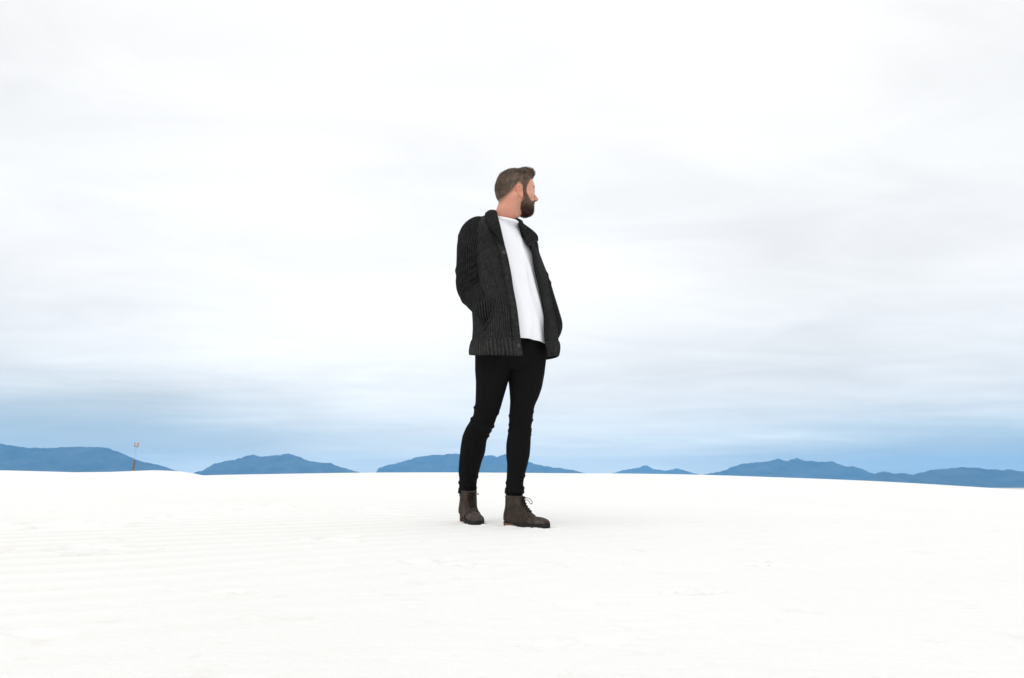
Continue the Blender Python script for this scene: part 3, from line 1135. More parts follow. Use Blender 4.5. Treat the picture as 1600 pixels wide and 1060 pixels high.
def hand(P, d, wrist, dirv, side):
    """relaxed hand inside a pocket: palm, four bent fingers, thumb off the palm's side"""
    dirv = dirv / np.linalg.norm(dirv)
    sd_ = np.cross(dirv, Lv * side); sd_ /= np.linalg.norm(sd_)
    palm = wrist + dirv * 0.05
    d = smin(d, cap(P, wrist, palm + dirv * 0.03, 0.026, 0.026), 0.01)
    for k_, ln in zip((-1.5, -0.5, 0.5, 1.5), (0.060, 0.072, 0.068, 0.052)):
        b0 = palm + dirv * 0.035 + sd_ * 0.015 * k_
        b1 = b0 + dirv * ln * 0.55
        b2 = b1 + (dirv * 0.8 - Lv * side * 0.6) * ln * 0.45
        d = smin(d, cap(P, b0, b1, 0.009, 0.008), 0.004)
        d = smin(d, cap(P, b1, b2, 0.008, 0.007), 0.003)
    t0 = wrist + dirv * 0.025 - sd_ * 0.022
    t1 = t0 + dirv * 0.03 - sd_ * 0.022
    d = smin(d, cap(P, t0, t1, 0.011, 0.009), 0.006)
    d = smin(d, cap(P, t1, t1 + dirv * 0.028, 0.009, 0.008), 0.003)
    return d


DB = body_sdf(PB)
armR = [(PT(742, 372, -0.11), 0.04), (PT(737, 446, -0.115), 0.038), (PT(756, 486, -0.165), 0.024)]
armL = [(PT(817, 385, 0.105), 0.038), (PT(840, 446, 0.12), 0.036), (PT(857, 500, 0.075), 0.030)]
DB = limb(PB, DB, armR)
DB = limb(PB, DB, armL)
DB = hand(PB, DB, PT(763, 496, -0.125), PT(781, 535, -0.09) - PT(763, 496, -0.125), -1)
DB = hand(PB, DB, PT(856, 503, 0.07), PT(848, 550, 0.03) - PT(856, 503, 0.07), 1)
def leg_caps(G, foot):
    rows = np.linspace(60, len(G) - 2, 9).astype(int)
    pts = [(G[i].mean(0), 0.46 * float(np.abs(G[i, 0, 0] - G[i].mean(0)[0]))) for i in rows]
    return pts + foot


def foot_pts(G, yaw):
    f = np.array([math.sin(yaw), -math.cos(yaw), 0])
    a = G[-1].mean(0)
    return [(a + np.array([0, 0, -0.065]), 0.024), (a + f * 0.10 + np.array([0, 0, -0.105]), 0.016)]


legR = leg_caps(GR, foot_pts(GR, math.radians(17)))
legL = leg_caps(GL, foot_pts(GL, math.radians(58)))
DB = limb(PB, DB, legR)
DB = limb(PB, DB, legL)
VB, QB = surface_nets(DB, ax_x, ax_y, ax_z)
VB = relax(VB, QB, 1, 0.35)
Hv = to_head([VB[:, 0], VB[:, 1], VB[:, 2]])
hm, bmk = hair_mask(Hv), beard_mask(Hv)
isHead = sstep(-0.14, -0.12, Hv[2])
stub = np.maximum(sstep(-0.014, 0.022, hm) * 1.0, sstep(-0.006, 0.006, bmk)) * isHead
neckst = sstep(-0.01, 0.04, Hv[0]) * sstep(-0.165, -0.11, Hv[2]) * (1 - sstep(-0.09, -0.07, Hv[2])) * 0.22
stub = np.maximum(stub * 0.92, neckst)
earm = sstep(0.074, 0.084, np.abs(Hv[1])) * sstep(0.05, 0.03, np.abs(Hv[2])) * sstep(0.035, 0.02, np.abs(Hv[0]))
stub = stub * (1 - earm)
flush = np.clip(0.45 * earm + 0.30 * sstep(0.095, 0.112, Hv[0]) + 0.28 * sstep(-0.09, -0.15, Hv[2]) + 0.15 * sstep(0.0, 0.05, -Hv[0]) * sstep(-0.02, -0.06, Hv[2]), 0, 1)
lipm = sstep(1.15, 0.8, np.sqrt(((Hv[2] + 0.0525) / 0.010) ** 2 + (Hv[1] / 0.021) ** 2)) * sstep(0.080, 0.087, Hv[0])
person = mesh_obj('person', VB, QB, M['skin'], None, True, {'stubble': stub, 'flush': flush, 'lip': lipm})
person['label'] = 'bearded man with short brown hair in charcoal knit cardigan, hands in pockets, looking right'
person['category'] = 'person'

# hair and beard shells ------------------------------------------------------
hx = np.arange(-0.135, 0.135, 0.0021, dtype=np.float32)
hy = np.arange(-0.105, 0.105, 0.0021, dtype=np.float32)
hz = np.arange(-0.14, 0.185, 0.0021, dtype=np.float32)
HG = np.meshgrid(hx, hy, hz, indexing='ij')
HD = head_sdf(HG)
HP = np.stack(HG, -1)
lump = (0.0011 * np.sin(HG[0] * 160 + 3 * np.sin(HG[1] * 60)) * np.cos(HG[1] * 210 + HG[2] * 60)
        + 0.0008 * np.sin(HG[0] * 330 + HG[2] * 280 + HG[1] * 120))


def quiff(H):
    # brushed-up front with a curl over the forehead
    d = ell(H, (0.046, 0.0, 0.124), (0.044, 0.048, 0.024))
    d = smin(d, ell(H, (0.072, -0.004, 0.111), (0.018, 0.040, 0.024)), 0.016)
    return d


dh = HD - hair_thick(HG)
dh = smin(dh, quiff(HG), 0.014) + lump
VH, QH = surface_nets(dh, hx, hy, hz)
# keep only faces that stand above the skin
keep_d = []


def sample_head(V):
    return head_sdf([V[:, 0], V[:, 1], V[:, 2]])


def cut_shell(V, Q, thr):
    s = sample_head(V)
    m = (s[Q] > thr).any(axis=1)
    Q = Q[m]
    used, inv = np.unique(Q.ravel(), return_inverse=True)
    return V[used], inv.reshape(-1, 4)


VH, QH = cut_shell(VH, QH, -0.0012)
VHw = HC + VH @ RH
fade_of = lambda V: sstep(0.085, 0.010, hair_mask([V[:, 0], V[:, 1], V[:, 2]])) * sstep(0.105, 0.05, V[:, 2]) * 0.75
hair = mesh_obj('hair', VHw, QH, M['hair'], person, True, {'fade': fade_of(VH)})
db = HD - beard_thick(HG) + lump * 0.9
VBd, QBd = surface_nets(db, hx, hy, hz)
VBd, QBd = cut_shell(VBd, QBd, -0.0008)
beard = mesh_obj('beard', HC + VBd @ RH, QBd, M['beard'], person, True, {'low': sstep(-0.045, -0.088, VBd[:, 2])})


def strands(name, V, mask_fn, comb_fn, n, len_fn, width, mat, parent):
    s = sample_head(V)
    idx = np.nonzero(mask_fn(V))[0]
    n = min(n, 4 * len(idx))
    pick = rng.choice(idx, n)
    B = V[pick] + rng.normal(size=(n, 3)) * 0.0009
    e = 0.0015
    def g(ax):
        q1 = B.copy(); q2 = B.copy()
        q1[:, ax] += e; q2[:, ax] -= e
        return head_sdf(list(q1.T)) - head_sdf(list(q2.T))
    N = np.stack([g(0), g(1), g(2)], 1)
    N /= np.linalg.norm(N, axis=1)[:, None] + 1e-9
    D = comb_fn(B, N) + rng.normal(size=(n, 3)) * 0.16
    D /= np.linalg.norm(D, axis=1)[:, None]
    Ln = len_fn(B) * rng.uniform(0.6, 1.25, n)
    S = np.cross(D, N)
    S /= np.linalg.norm(S, axis=1)[:, None] + 1e-9
    mid = B + D * (Ln * 0.5)[:, None]
    D2 = D + N * -0.25
    tip = mid + D2 * (Ln * 0.5)[:, None]
    w = width
    P = np.stack([B - S * w, B + S * w, mid + S * w * 0.7, mid - S * w * 0.7, tip], 1)
    P = HC + P.reshape(-1, 3) @ RH
    o = np.arange(n) * 5
    F = np.concatenate([np.stack([o, o + 1, o + 2], 1), np.stack([o, o + 2, o + 3], 1), np.stack([o + 3, o + 2, o + 4], 1)])
    ob = mesh_obj(name, P, F, mat, parent, False, {'low': np.repeat(sstep(-0.045, -0.088, B[:, 2]), 5), 'fade': np.repeat(fade_of(B), 5)})
    ob['kind'] = 'stuff'
    return ob


def comb_hair(B, N):
    top = sstep(0.08, 0.12, B[:, 2])[:, None]
    front = sstep(0.03, 0.08, B[:, 0])[:, None]
    side = np.stack([-0.45 * np.ones(len(B)), 0 * B[:, 0], -0.75 * np.ones(len(B))], 1) + N * 0.42
    up = np.stack([0.65 * np.ones(len(B)), -0.15 * np.ones(len(B)), 0.35 * np.ones(len(B))], 1) + N * 0.35
    back = np.stack([0.55 * np.ones(len(B)), 0 * B[:, 0], 0.1 * np.ones(len(B))], 1) + N * 0.5
    d = side * (1 - top) + top * (back * (1 - front) + up * front)
    return d


strands('hair_strands', VH, lambda V: hair_mask([V[:, 0], V[:, 1], V[:, 2]]) > 0.001, comb_hair, 15000,
        lambda B: 0.0045 + 0.008 * sstep(0.07, 0.13, B[:, 2]) * (0.5 + 0.6 * sstep(0.0, 0.08, B[:, 0])), 0.00045, M['hair'], hair)


def comb_beard(B, N):
    return np.stack([0.25 * np.ones(len(B)), 0 * B[:, 0], -0.8 * np.ones(len(B))], 1) + N * 0.5


strands('beard_strands', VBd, lambda V: beard_mask([V[:, 0], V[:, 1], V[:, 2]]) > 0.0, comb_beard, 9000,
        lambda B: 0.004 + 0.006 * sstep(-0.04, -0.09, B[:, 2]), 0.00045, M['beard'], beard)

# short hair in the faded zones and the upper beard grows straight from the skin
VS, QS = surface_nets(HD, hx, hy, hz)


def not_ear(V):
    return ~((np.abs(V[:, 1]) > 0.0745) & (np.abs(V[:, 0]) < 0.03) & (np.abs(V[:, 2]) < 0.036))


def fade_mask(V):
    m = hair_mask([V[:, 0], V[:, 1], V[:, 2]])
    pr = sstep(-0.007, 0.016, m) * (m < 0.04)
    return (rng.uniform(size=len(V)) < pr) & not_ear(V) & (V[:, 2] > -0.085)


strands('hair_fade_strands', VS, fade_mask, comb_hair, 9000, lambda B: 0.0028 + 0 * B[:, 0], 0.00035, M['hair'], hair)


def cheek_mask(V):
    m = beard_mask([V[:, 0], V[:, 1], V[:, 2]])
    return (rng.uniform(size=len(V)) < sstep(-0.005, 0.010, m)) & not_ear(V)


strands('beard_cheek_strands', VS, cheek_mask, comb_beard, 9000, lambda B: 0.0032 + 0 * B[:, 0], 0.00035, M['beardtop'], beard)

# eyes and brows
for s_ in (-1, 1):
    bm = bmesh.new()
    bmesh.ops.create_uvsphere(bm, u_segments=16, v_segments=12, radius=0.0122)
    V = np.array([v.co[:] for v in bm.verts]); F = [[v.index for v in f.verts] for f in bm.faces]
    bm.free()
    V = V * np.array([1.03, 1, 0.85]) + np.array([0.0775, 0.030 * s_, 0.0130])
    eye = mesh_obj('eye', HC + V @ RH, F, M['eyewhite'], person)
    th_ = np.linspace(0, 6.283, 12, endpoint=False)
    V = np.stack([np.full(12, 0.0), 0.0052 * np.cos(th_), 0.0052 * np.sin(th_)], 1)
    V = np.vstack([V, V * 0.55 + np.array([0.0011, 0, 0])]) + np.array([0.0895, 0.031 * s_, 0.0125])
    F = [[i, (i + 1) % 12, 12 + (i + 1) % 12, 12 + i] for i in range(12)] + [list(range(12, 24))]
    mesh_obj('iris', HC + V @ RH, F, M['iris'], eye)
    n = 700
    tt = rng.uniform(0, 1, n)
    B = np.stack([0.0935 - 0.016 * tt ** 1.5, (0.012 + 0.036 * tt) * s_, 0.0325 + 0.004 * np.sin(tt * 3) + rng.normal(size=n) * 0.0014], 1)
    D = np.stack([0.2 * np.ones(n), 0.9 * s_ * np.ones(n), 0.2 + rng.normal(size=n) * 0.15], 1) * 0.007
    W = np.array([0.0, 0, 0.0007])
    P = np.stack([B - W, B + W, B + D], 1).reshape(-1, 3)
    F = np.arange(n * 3).reshape(-1, 3)
    mesh_obj('eyebrow', HC + P @ RH, F, M['beard'], person, False)

# ---- T-shirt ----------------------------------------------------------------
NT_, NTC = 150, 220
ts = np.linspace(0.085, 0.78, NT_)
C_, A_, B_ = torso_params(ts)
th = np.repeat(np.linspace(-math.pi, math.pi, NTC, endpoint=False)[None, :], NT_, 0)
shr = 0.024 - 0.006 * sstep(0.6, 0.95, ts)
P = torso_pt(C_, A_ - shr, B_ - shr + 0.004, th, 2.2)
# the hem dips at the front, the neckline dips at the throat
rowf = ((ts - ts[0]) / (ts[-1] - ts[0]))[:, None]
n_ = grid_normals(P, True, C_[:, None, :])
arc = th * 0.17
fold = np.zeros(P.shape[:2])
for (a0, w_, amp, sl, r0_, r1_) in ((0.30, 0.10, 0.010, 0.35, -0.1, 0.75), (0.52, 0.08, 0.010, 0.50, -0.1, 0.60), (0.05, 0.12, 0.006, 0.20, -0.1, 0.8),
                                    (-0.25, 0.10, 0.005, 0.1, -0.1, 0.6), (0.75, 0.10, 0.010, 0.55, 0.0, 0.8), (0.15, 0.07, 0.004, -0.6, 0.3, 0.95)):
    cth = a0 + sl * (0.5 - rowf)
    fold += amp * np.exp(-((th - cth) / w_) ** 2) * sstep(r1_, r1_ - 0.3, rowf)
fold += 0.0022 * foldN(P) + 0.0009 * foldM(P)
P = P + n_ * fold[:, :, None]
drop = 0.022 * np.exp(-((th - 0.9) / 0.7) ** 2) * sstep(0.12, 0.0, rowf)
P[:, :, 2] -= drop
thc = th[0]
NCR = np.array([PT(790, 341, 0.0)[0], 0.0, 1.553])


def neck_ring(r, dz=0.0):
    p_ = NCR + Lv * (r * np.sin(thc))[:, None] + Fv * ((r + 0.004) * np.cos(thc) + 0.004)[:, None]
    p_[:, 2] += -0.022 * np.cos(thc) + 0.012 * (0.5 - 0.5 * np.cos(thc)) ** 2 + dz
    return p_


last = P[-1]
tang = (P[-1] - P[-4]); tang /= np.linalg.norm(tang, axis=1)[:, None]
end = neck_ring(0.0690, -0.012)
k_ = np.linalg.norm(end - last, axis=1)[:, None]
ctl1 = last + tang * k_ * 0.40
ctl2 = end + (np.array([0, 0, -0.2]) + (end - NCR) * np.array([1, 1, 0]) / 0.07) * k_ * 0.30
add = []
for q in np.linspace(0, 1, 26)[1:]:
    add.append((1 - q) ** 3 * last + 3 * (1 - q) ** 2 * q * ctl1 + 3 * (1 - q) * q ** 2 * ctl2 + q ** 3 * end)
Pt = np.concatenate([P, np.array(add)], 0)
tee = grid_obj('tshirt', Pt, True, M['cotton'], person, thick=0.002)
band = np.array([neck_ring(0.0698, -0.0125), neck_ring(0.0690, -0.006), neck_ring(0.0668, -0.001), neck_ring(0.0640, 0.002), neck_ring(0.0622, 0.002), neck_ring(0.0615, -0.001)])
grid_obj('neckband', band, True, M['cotton'], tee, thick=0.0015)

# ---- cardigan ---------------------------------------------------------------
NRIB, PER = 104, 6
s = np.linspace(0, 1, NRIB * PER + 1)
# body panel: from the right front edge round the back to the left front edge
t0 = thR - 0.0
t1 = thL - 2 * math.pi
TH = equal_arc_cols(TC, TA, TB, t0, t1, s)
PC = hem_warp(torso_pt(TC, TA, TB, TH), TH, tv)
nC = grid_normals(PC, False, TC[:, None, :])
hgt = PC[:, :, 2]


def cardigan_folds(P, TH, rows_t):
    f = 0.0030 * foldN(P) + 0.0013 * foldM(P)
    tt = rows_t[:, None]
    # lengthwise drapes on the right front, bulge over the pocket, hem flaring
    for (a0, w_, amp, sl, z0, z1) in ((-0.75, 0.13, 0.010, 0.25, 0.0, 0.55), (-1.15, 0.14, 0.010, -0.1, 0.0, 0.5), (-0.42, 0.10, 0.006, 0.3, 0.1, 0.7),
                                      (-0.95, 0.07, -0.006, 0.3, 0.15, 0.75), (0.95, 0.12, 0.008, -0.3, 0.0, 0.6)):
        cth = a0 + sl * (0.4 - tt)
        ang = (TH - cth + math.pi) % (2 * math.pi) - math.pi
        f = f + amp * np.exp(-(ang / w_) ** 2) * sstep(z1, z1 - 0.25, tt) * sstep(z0 - 0.05, z0 + 0.08, tt)
    return f * sstep(1.0, 0.85, tt)


FO = cardigan_folds(PC, TH, tv)
ph = 2 * math.pi * NRIB * s[None, :] + 0.7 * foldN(PC) + 0.35 * foldM(PC)
rib = rib_profile(ph)
PCf = PC + nC * (FO + 0.0030 * rib)[:, :, None]
iH = int(NR * 0.085)       # rows below belong to the hem band
iT = int(NR * 0.905)
cardigan = grid_obj('cardigan', PCf[iH:iT], False, M['knit'], person, attrs={'rib': rib[iH:iT]}, thick=0.004)
cardigan['label'] = 'open charcoal ribbed knit cardigan with buttons'

# hem band: broader ribs, pulled in a little
NRH = 66
sh = np.linspace(0, 1, NRH * 8 + 1)
nb = 26
tb_ = np.linspace(0.0, tv[iH] + 0.004, nb)
Cb, Ab, Bb = torso_params(tb_)
THb = equal_arc_cols(Cb, Ab, Bb, np.interp(tb_, tv, t0), np.interp(tb_, tv, t1), sh)
Pb = hem_warp(torso_pt(Cb, Ab, Bb, THb), THb, tb_)
nB = grid_normals(Pb, False, Cb[:, None, :])
FB = cardigan_folds(Pb, THb, tb_)
ribb = rib_profile(2 * math.pi * NRH * sh[None, :] + 0 * Pb[:, :, 2])
edge = np.sin(np.linspace(0, math.pi, nb))[:, None] ** 0.5
Pb = Pb + nB * (FB + 0.0005 + 0.0050 * ribb * (0.4 + 0.6 * edge) + 0.003 * edge)[:, :, None]
grid_obj('hem_band', Pb, False, M['band'], cardigan, attrs={'rib': ribb}, thick=0.006)


# plackets
def placket(name, th_edge, sgn, t_top, width=0.040, z_off=0.006):
    nrow, ncol = 62 * 8, 11
    tp = np.linspace(0.0, t_top, nrow)
    Cp, Ap, Bp = torso_params(tp)
    e0 = np.interp(tp, tv, th_edge)
    r_loc = np.sqrt((Ap * np.cos(e0)) ** 2 + (Bp * np.sin(e0)) ** 2)
    q = np.linspace(0, 1, ncol)
    THp = e0[:, None] + sgn * (width / r_loc)[:, None] * q[None, :] - sgn * 0.012
    Pp = hem_warp(torso_pt(Cp, Ap, Bp, THp), THp, tp)
    nP = grid_normals(Pp, False, Cp[:, None, :])
    Fp = cardigan_folds(Pp, THp, tp)
    L_ = np.concatenate([[0], np.cumsum(np.linalg.norm(np.diff(Pp[:, 5], axis=0), axis=1))])
    rb = rib_profile(2 * math.pi * L_[:, None] / 0.0115 + 0 * Fp)
    pr = np.sin(q * math.pi)[None, :] ** 0.5
    Pp = Pp + nP * (Fp + z_off - 0.002 + 0.0038 * rb * (0.35 + 0.65 * pr) + 0.002 * pr)[:, :, None]
    ob = grid_obj(name, Pp, False, M['band'], cardigan, attrs={'rib': rb * (0.4 + 0.6 * pr)}, thick=0.006)
    return Pp, nP, ob


PR_, nR_, _ = placket('placket', thR, -1, 0.72)
PL_, nL_, _ = placket('placket', thL, +1, 0.80)

# buttons down the right front
uR_, vR_ = PROJ(PR_[:, 4])
for vt in (395, 434, 470, 506, 540.5):
    i = int(np.argmin(np.abs(vR_ - vt)))
    c = PR_[i, 4]; nn = nR_[i, 4]
    bm = bmesh.new()
    bmesh.ops.create_cone(bm, cap_ends=True, segments=20, radius1=0.0098, radius2=0.0088, depth=0.004)
    top = max(bm.faces, key=lambda f: f.calc_center_median().z)
    r_ = bmesh.ops.inset_individual(bm, faces=[top], thickness=0.0028, depth=-0.0012)
    V = np.array([v.co[:] for v in bm.verts]); F = [[v.index for v in f.verts] for f in bm.faces]
    bm.free()
    Rm = np.array(Vector(nn).to_track_quat('Z', 'Y').to_matrix())
    mesh_obj('button', c + nn * 0.005 + V @ Rm.T, F, M['button'], cardigan, False)


# sleeves
def sleeve(path, nrow, nrib, folds, name='sleeve', mat='knit', amp=0.0030, thick=0.0, seed=1, noise_amp=0.004):
    P, th_, L_, C_s = tube_rings(path, nrow, nrib * 6)
    n = grid_normals(P, True, C_s[:, None, :])
    TT = np.repeat(th_[None, :], nrow, 0)
    LL = np.repeat(L_[:, None], len(th_), 1)
    f = noise_amp * FNoise(14, 14, seed)(P)
    for (l0, w_, am, a0, slant, spread) in folds:
        ang = (TT - a0 + math.pi) % (2 * math.pi) - math.pi
        f = f + am * np.exp(-((LL - l0 - slant * ang) / w_) ** 2) * np.exp(-(ang / spread) ** 2)
    rb = rib_profile(TT * nrib + 0.7 * FNoise(16, 10, seed + 5)(P))
    P = P + n * (f + amp * rb)[:, :, None]
    return grid_obj(name, P, True, M[mat], cardigan, attrs={'rib': rb}, thick=thick), P


rs = [(757, 352, -0.055, 0.042, 0.040), (747, 356, -0.085, 0.056, 0.056), (738.5, 367, -0.110, 0.0640, 0.067), (734.5, 385, -0.120, 0.0650, 0.071), (733, 404, -0.122, 0.063, 0.070),
      (733, 427, -0.115, 0.065, 0.070), (737, 449, -0.112, 0.074, 0.072), (747.5, 470, -0.138, 0.064, 0.060), (755.0, 484, -0.165, 0.048, 0.046)]
fr = [(0.255, 0.009, 0.008, 1.8, 0.03, 1.0), (0.285, 0.009, 0.011, 1.4, 0.035, 1.1), (0.313, 0.009, 0.012, 1.2, 0.04, 1.1), (0.340, 0.009, 0.011, 1.3, 0.045, 1.2), (0.366, 0.008, 0.009, 1.5, 0.05, 1.1),
      (0.225, 0.010, 0.006, 0.9, -0.03, 0.8), (0.05, 0.02, 0.004, 1.3, 0.05, 0.9), (0.12, 0.014, -0.005, 1.2, 0.09, 0.7), (0.395, 0.007, 0.009, 1.5, 0.02, 2.4),
      (0.17, 0.012, 0.005, 2.2, -0.05, 0.8), (0.30, 0.012, 0.004, 3.0, -0.03, 0.8)]
sleeve(rs, 190, 48, fr, seed=71)
# cuff going down into the pocket
rc = [(753, 480.5, -0.162, 0.047, 0.046), (756, 486, -0.170, 0.0450, 0.045), (759, 494, -0.155, 0.0420, 0.038), (761, 503, -0.135, 0.036, 0.032), (763, 513, -0.105, 0.028, 0.026)]
sleeve(rc, 50, 22, [(0.010, 0.006, 0.005, 0, 0, 9)], name='cuff', mat='band', amp=0.0042, seed=72, noise_amp=0.001)
ls = [(803, 366, 0.060, 0.040, 0.036), (812, 370, 0.085, 0.050, 0.050), (821, 382, 0.112, 0.060, 0.062), (824, 399, 0.122, 0.062, 0.066), (832, 420, 0.128, 0.062, 0.066),
      (840, 443, 0.128, 0.065, 0.066), (849, 470, 0.112, 0.062, 0.062), (856, 492, 0.092, 0.061, 0.058), (861, 510, 0.072, 0.058, 0.050), (860, 526, 0.050, 0.042, 0.040)]
fl_ = [(0.28, 0.012, 0.004, 0.0, 0.03, 1.2), (0.33, 0.010, 0.004, 0.1, 0.03, 1.2)]
sleeve(ls, 150, 44, fl_, seed=73, noise_amp=0.002)
ringp = PT(759, 489, -0.2)

# pocket edge: a raised rib along the slit where the cuff goes in
IR = int(NR * 0.5)


def on_cardigan(u, v, lift=0.004):
    """front surface point of the right panel seen at (u, v)"""
    U, Vv = PROJ(PCf)
    dd = (U - u) ** 2 + (Vv - v) ** 2 + np.where(PCf[:, :, 1] > 0.0, 1e6, 0)
    i, j = np.unravel_index(np.argmin(dd), dd.shape)
    return PCf[i, j] + nC[i, j] * lift


pk = [(768.5, 466), (770.5, 476), (770.5, 487), (767, 499), (761.5, 509), (757.5, 517)]
pts = spline(np.array([on_cardigan(*q, 0.009) for q in pk]), 44)
pts[1:-1] = (pts[:-2] + pts[1:-1] + pts[2:]) / 3
v, f = tube_mesh(pts, 0.0056 + 0.0008 * np.cos(np.arange(44) * 1.6), 8)
o = mesh_obj('pocket_edge', v, f, M['band'], cardigan, True, {'rib': np.full(len(v), 0.6)})

# collar: a ribbed strip that stands at the neck and folds outwards down both fronts
colr = [  # foot of the collar (u, v, y), fold line, outer falling edge
    ((783, 380, -0.180), (784.0, 381, -0.188), (781.5, 381, -0.190)),
    ((780, 364, -0.165), (782.0, 364, -0.188), (775, 368, -0.196)),
    ((777, 352, -0.130), (779, 349, -0.168), (767, 359, -0.184)),
    ((774, 344, -0.095), (776, 337, -0.130), (760.0, 347, -0.156)),
    ((771, 341, -0.055), (773.5, 330.0, -0.066), (758.5, 336.5, -0.106)),
    ((770, 341, 0.020), (769, 331, 0.050), (761, 336, 0.020)),
    ((782, 345, 0.085), (782, 340, 0.105), (776, 347, 0.112)),
    ((797, 350, 0.080), (799, 348, 0.085), (800, 353, 0.100)),
    ((806, 355, 0.050), (808.0, 347.0, 0.050), (818, 353.5, 0.080)),
    ((811, 362, 0.010), (813.5, 357, 0.005), (830, 360, 0.045)),
    ((818, 374, -0.030), (820.0, 370, -0.035), (839.0, 369.0, 0.010)),
    ((825, 386, -0.045), (828, 383, -0.050), (840, 377, 0.000)),
]
npth = 300
foot = spline([PT(*c[0]) for c in colr], npth)
foldl = spline([PT(*c[1]) for c in colr], npth)
outer = spline([PT(*c[2]) for c in colr], npth)
q1 = np.linspace(0, 1, 7)[:, None, None]
q2 = np.linspace(0, 1, 9)[1:, None, None]
A1 = foot[None] * (1 - q1) + foldl[None] * q1
A2 = foldl[None] * (1 - q2) + outer[None] * q2
bul = np.sin(q2 * math.pi) * 0.006
A2 = A2 + np.array([0, 0, 1.0]) * bul
PCL = np.concatenate([A1, A2], 0)
PCL = np.swapaxes(PCL, 0, 1)
nCL = grid_normals(PCL, False)
Lc = np.concatenate([[0], np.cumsum(np.linalg.norm(np.diff(foldl * 0.5 + outer * 0.5, axis=0), axis=1))])
rbc = rib_profile(2 * math.pi * Lc[:, None] / 0.010 + 0 * PCL[:, :, 0])
ctr = np.array([PT(788, 345, 0)[0], 0.0, 1.5])
sg = np.sign(np.sum(nCL * (PCL - ctr), -1, keepdims=True))
PCL = PCL + nCL * 0.0022 * rbc[:, :, None]
grid_obj('collar', PCL, False, M['band'], cardigan, attrs={'rib': 0.35 + 0.65 * rbc}, thick=0.006)

# ---- trousers -----------------------------------------------------------------
# waist and seat joining the two legs
wv = np.linspace(492, 580, 40)
wl_ = np.interp(wv, [492, 530, 560, 580], [748, 744, 744, 756]); wr_ = np.interp(wv, [492, 530, 560, 580], [846, 850, 850, 835])
Cw = np.array([PT((a + b) / 2, v_, 0.0) for a, b, v_ in zip(wl_, wr_, wv)])
rw = np.array([PT(b, v_, 0.0)[0] for b, v_ in zip(wr_, wv)]) - Cw[:, 0]
thw = np.linspace(0, 2 * math.pi, 72, endpoint=False)
dw = np.interp(wv, [492, 560, 580], [0.72, 0.70, 0.5])
GW = Cw[:, None, :] + np.stack([rw[:, None] * np.cos(thw), (rw * dw)[:, None] * np.sin(thw), 0 * rw[:, None] * thw], -1)
V, F = join_parts([(GR.reshape(-1, 3), grid_faces(230, 72, True)), (GL.reshape(-1, 3), grid_faces(230, 72, True)), (GW.reshape(-1, 3), grid_faces(40, 72, True))])
trousers = mesh_obj('trousers', V, F, M['denim'], person)
# turned hems at the ankles
for G in (GR, GL):
    ring = G[-7]
    ctr_ = ring.mean(0)
    hemr = []
    for dz, k_ in ((0.022, 1.015), (0.020, 1.05), (0.004, 1.09), (-0.006, 1.10), (-0.008, 1.06), (-0.004, 0.93)):
        q = ctr_ + (ring - ctr_) * k_
        q = q + np.array([0, 0, dz])
        hemr.append(q)
    grid_obj('trouser_hem', np.array(hemr), True, M['denim'], trousers)

# ---- boots ----------------------------------------------------------------------
bx = np.arange(-0.012, 0.325, 0.0021, dtype=np.float32)
by = np.arange(-0.066, 0.066, 0.0021, dtype=np.float32)
bz = np.arange(0.006, 0.195, 0.0021, dtype=np.float32)
BG = np.meshgrid(bx, by, bz, indexing='ij')


def boot_sdf(P):
    x, y, z = P
    d = ell(P, (0.052, 0, 0.055), (0.050, 0.036, 0.055))
    sx = (x - 0.062) / 0.052; sy = y / 0.041
    sh_ = (np.sqrt(sx ** 2 + sy ** 2) - 1) * 0.046
    sh_ = np.maximum(sh_, -(z - 0.05))
    d = smin(d, sh_, 0.022)
    d = smin(d, cap(P, (0.082, 0, 0.118), (0.172, 0, 0.042), 0.034, 0.033), 0.03)
    d = smin(d, ell(P, (0.110, 0, 0.042), (0.075, 0.035, 0.040)), 0.02)
    d = smin(d, ell(P, (0.185, 0.0, 0.038), (0.075, 0.046, 0.030)), 0.02)
    d = smin(d, ell(P, (0.244, 0.0, 0.038), (0.052, 0.043, 0.027)), 0.018)
    # creases over the ball of the foot
    d = d + 0.0012 * np.exp(-((x - 0.190 - 0.2 * np.abs(y)) / 0.003) ** 2) + 0.0010 * np.exp(-((x - 0.176 + 0.15 * y) / 0.003) ** 2)
    # quarter laid over the vamp: 2 mm proud behind a curved front edge
    xq = np.interp(z, [0.02, 0.05, 0.075, 0.10, 0.17], [0.150, 0.163, 0.178, 0.155, 0.112])
    ya = np.abs(y)
    gap = np.where(z > 0.075, np.clip((ya - 0.009) / 0.002, 0, 1), np.clip((ya - 0.016) / 0.002, 0, 1))
    quart = np.clip((xq + 0.012 - x) / 0.0025, 0, 1) * gap
    d = d - 0.0034 * quart
    # heel counter strip
    d = d - 0.0014 * np.clip((0.036 - x) / 0.002, 0, 1)
    # padded collar
    d = d - 0.0022 * np.exp(-((z - 0.166) / 0.007) ** 2)
    d = smax(d, z - 0.171, 0.005)
    # open top
    inn = (np.sqrt(((x - 0.062) / 0.045) ** 2 + (y / 0.034) ** 2) - 1) * 0.04
    inn = np.maximum(inn, 0.13 - z)
    d = smax(d, -inn, 0.003)
    d = smax(d, 0.020 - z, 0.003)
    return d


DBT = boot_sdf(BG)
VBT, QBT = surface_nets(DBT, bx, by, bz)
VBT = relax(VBT, QBT, 1, 0.3)


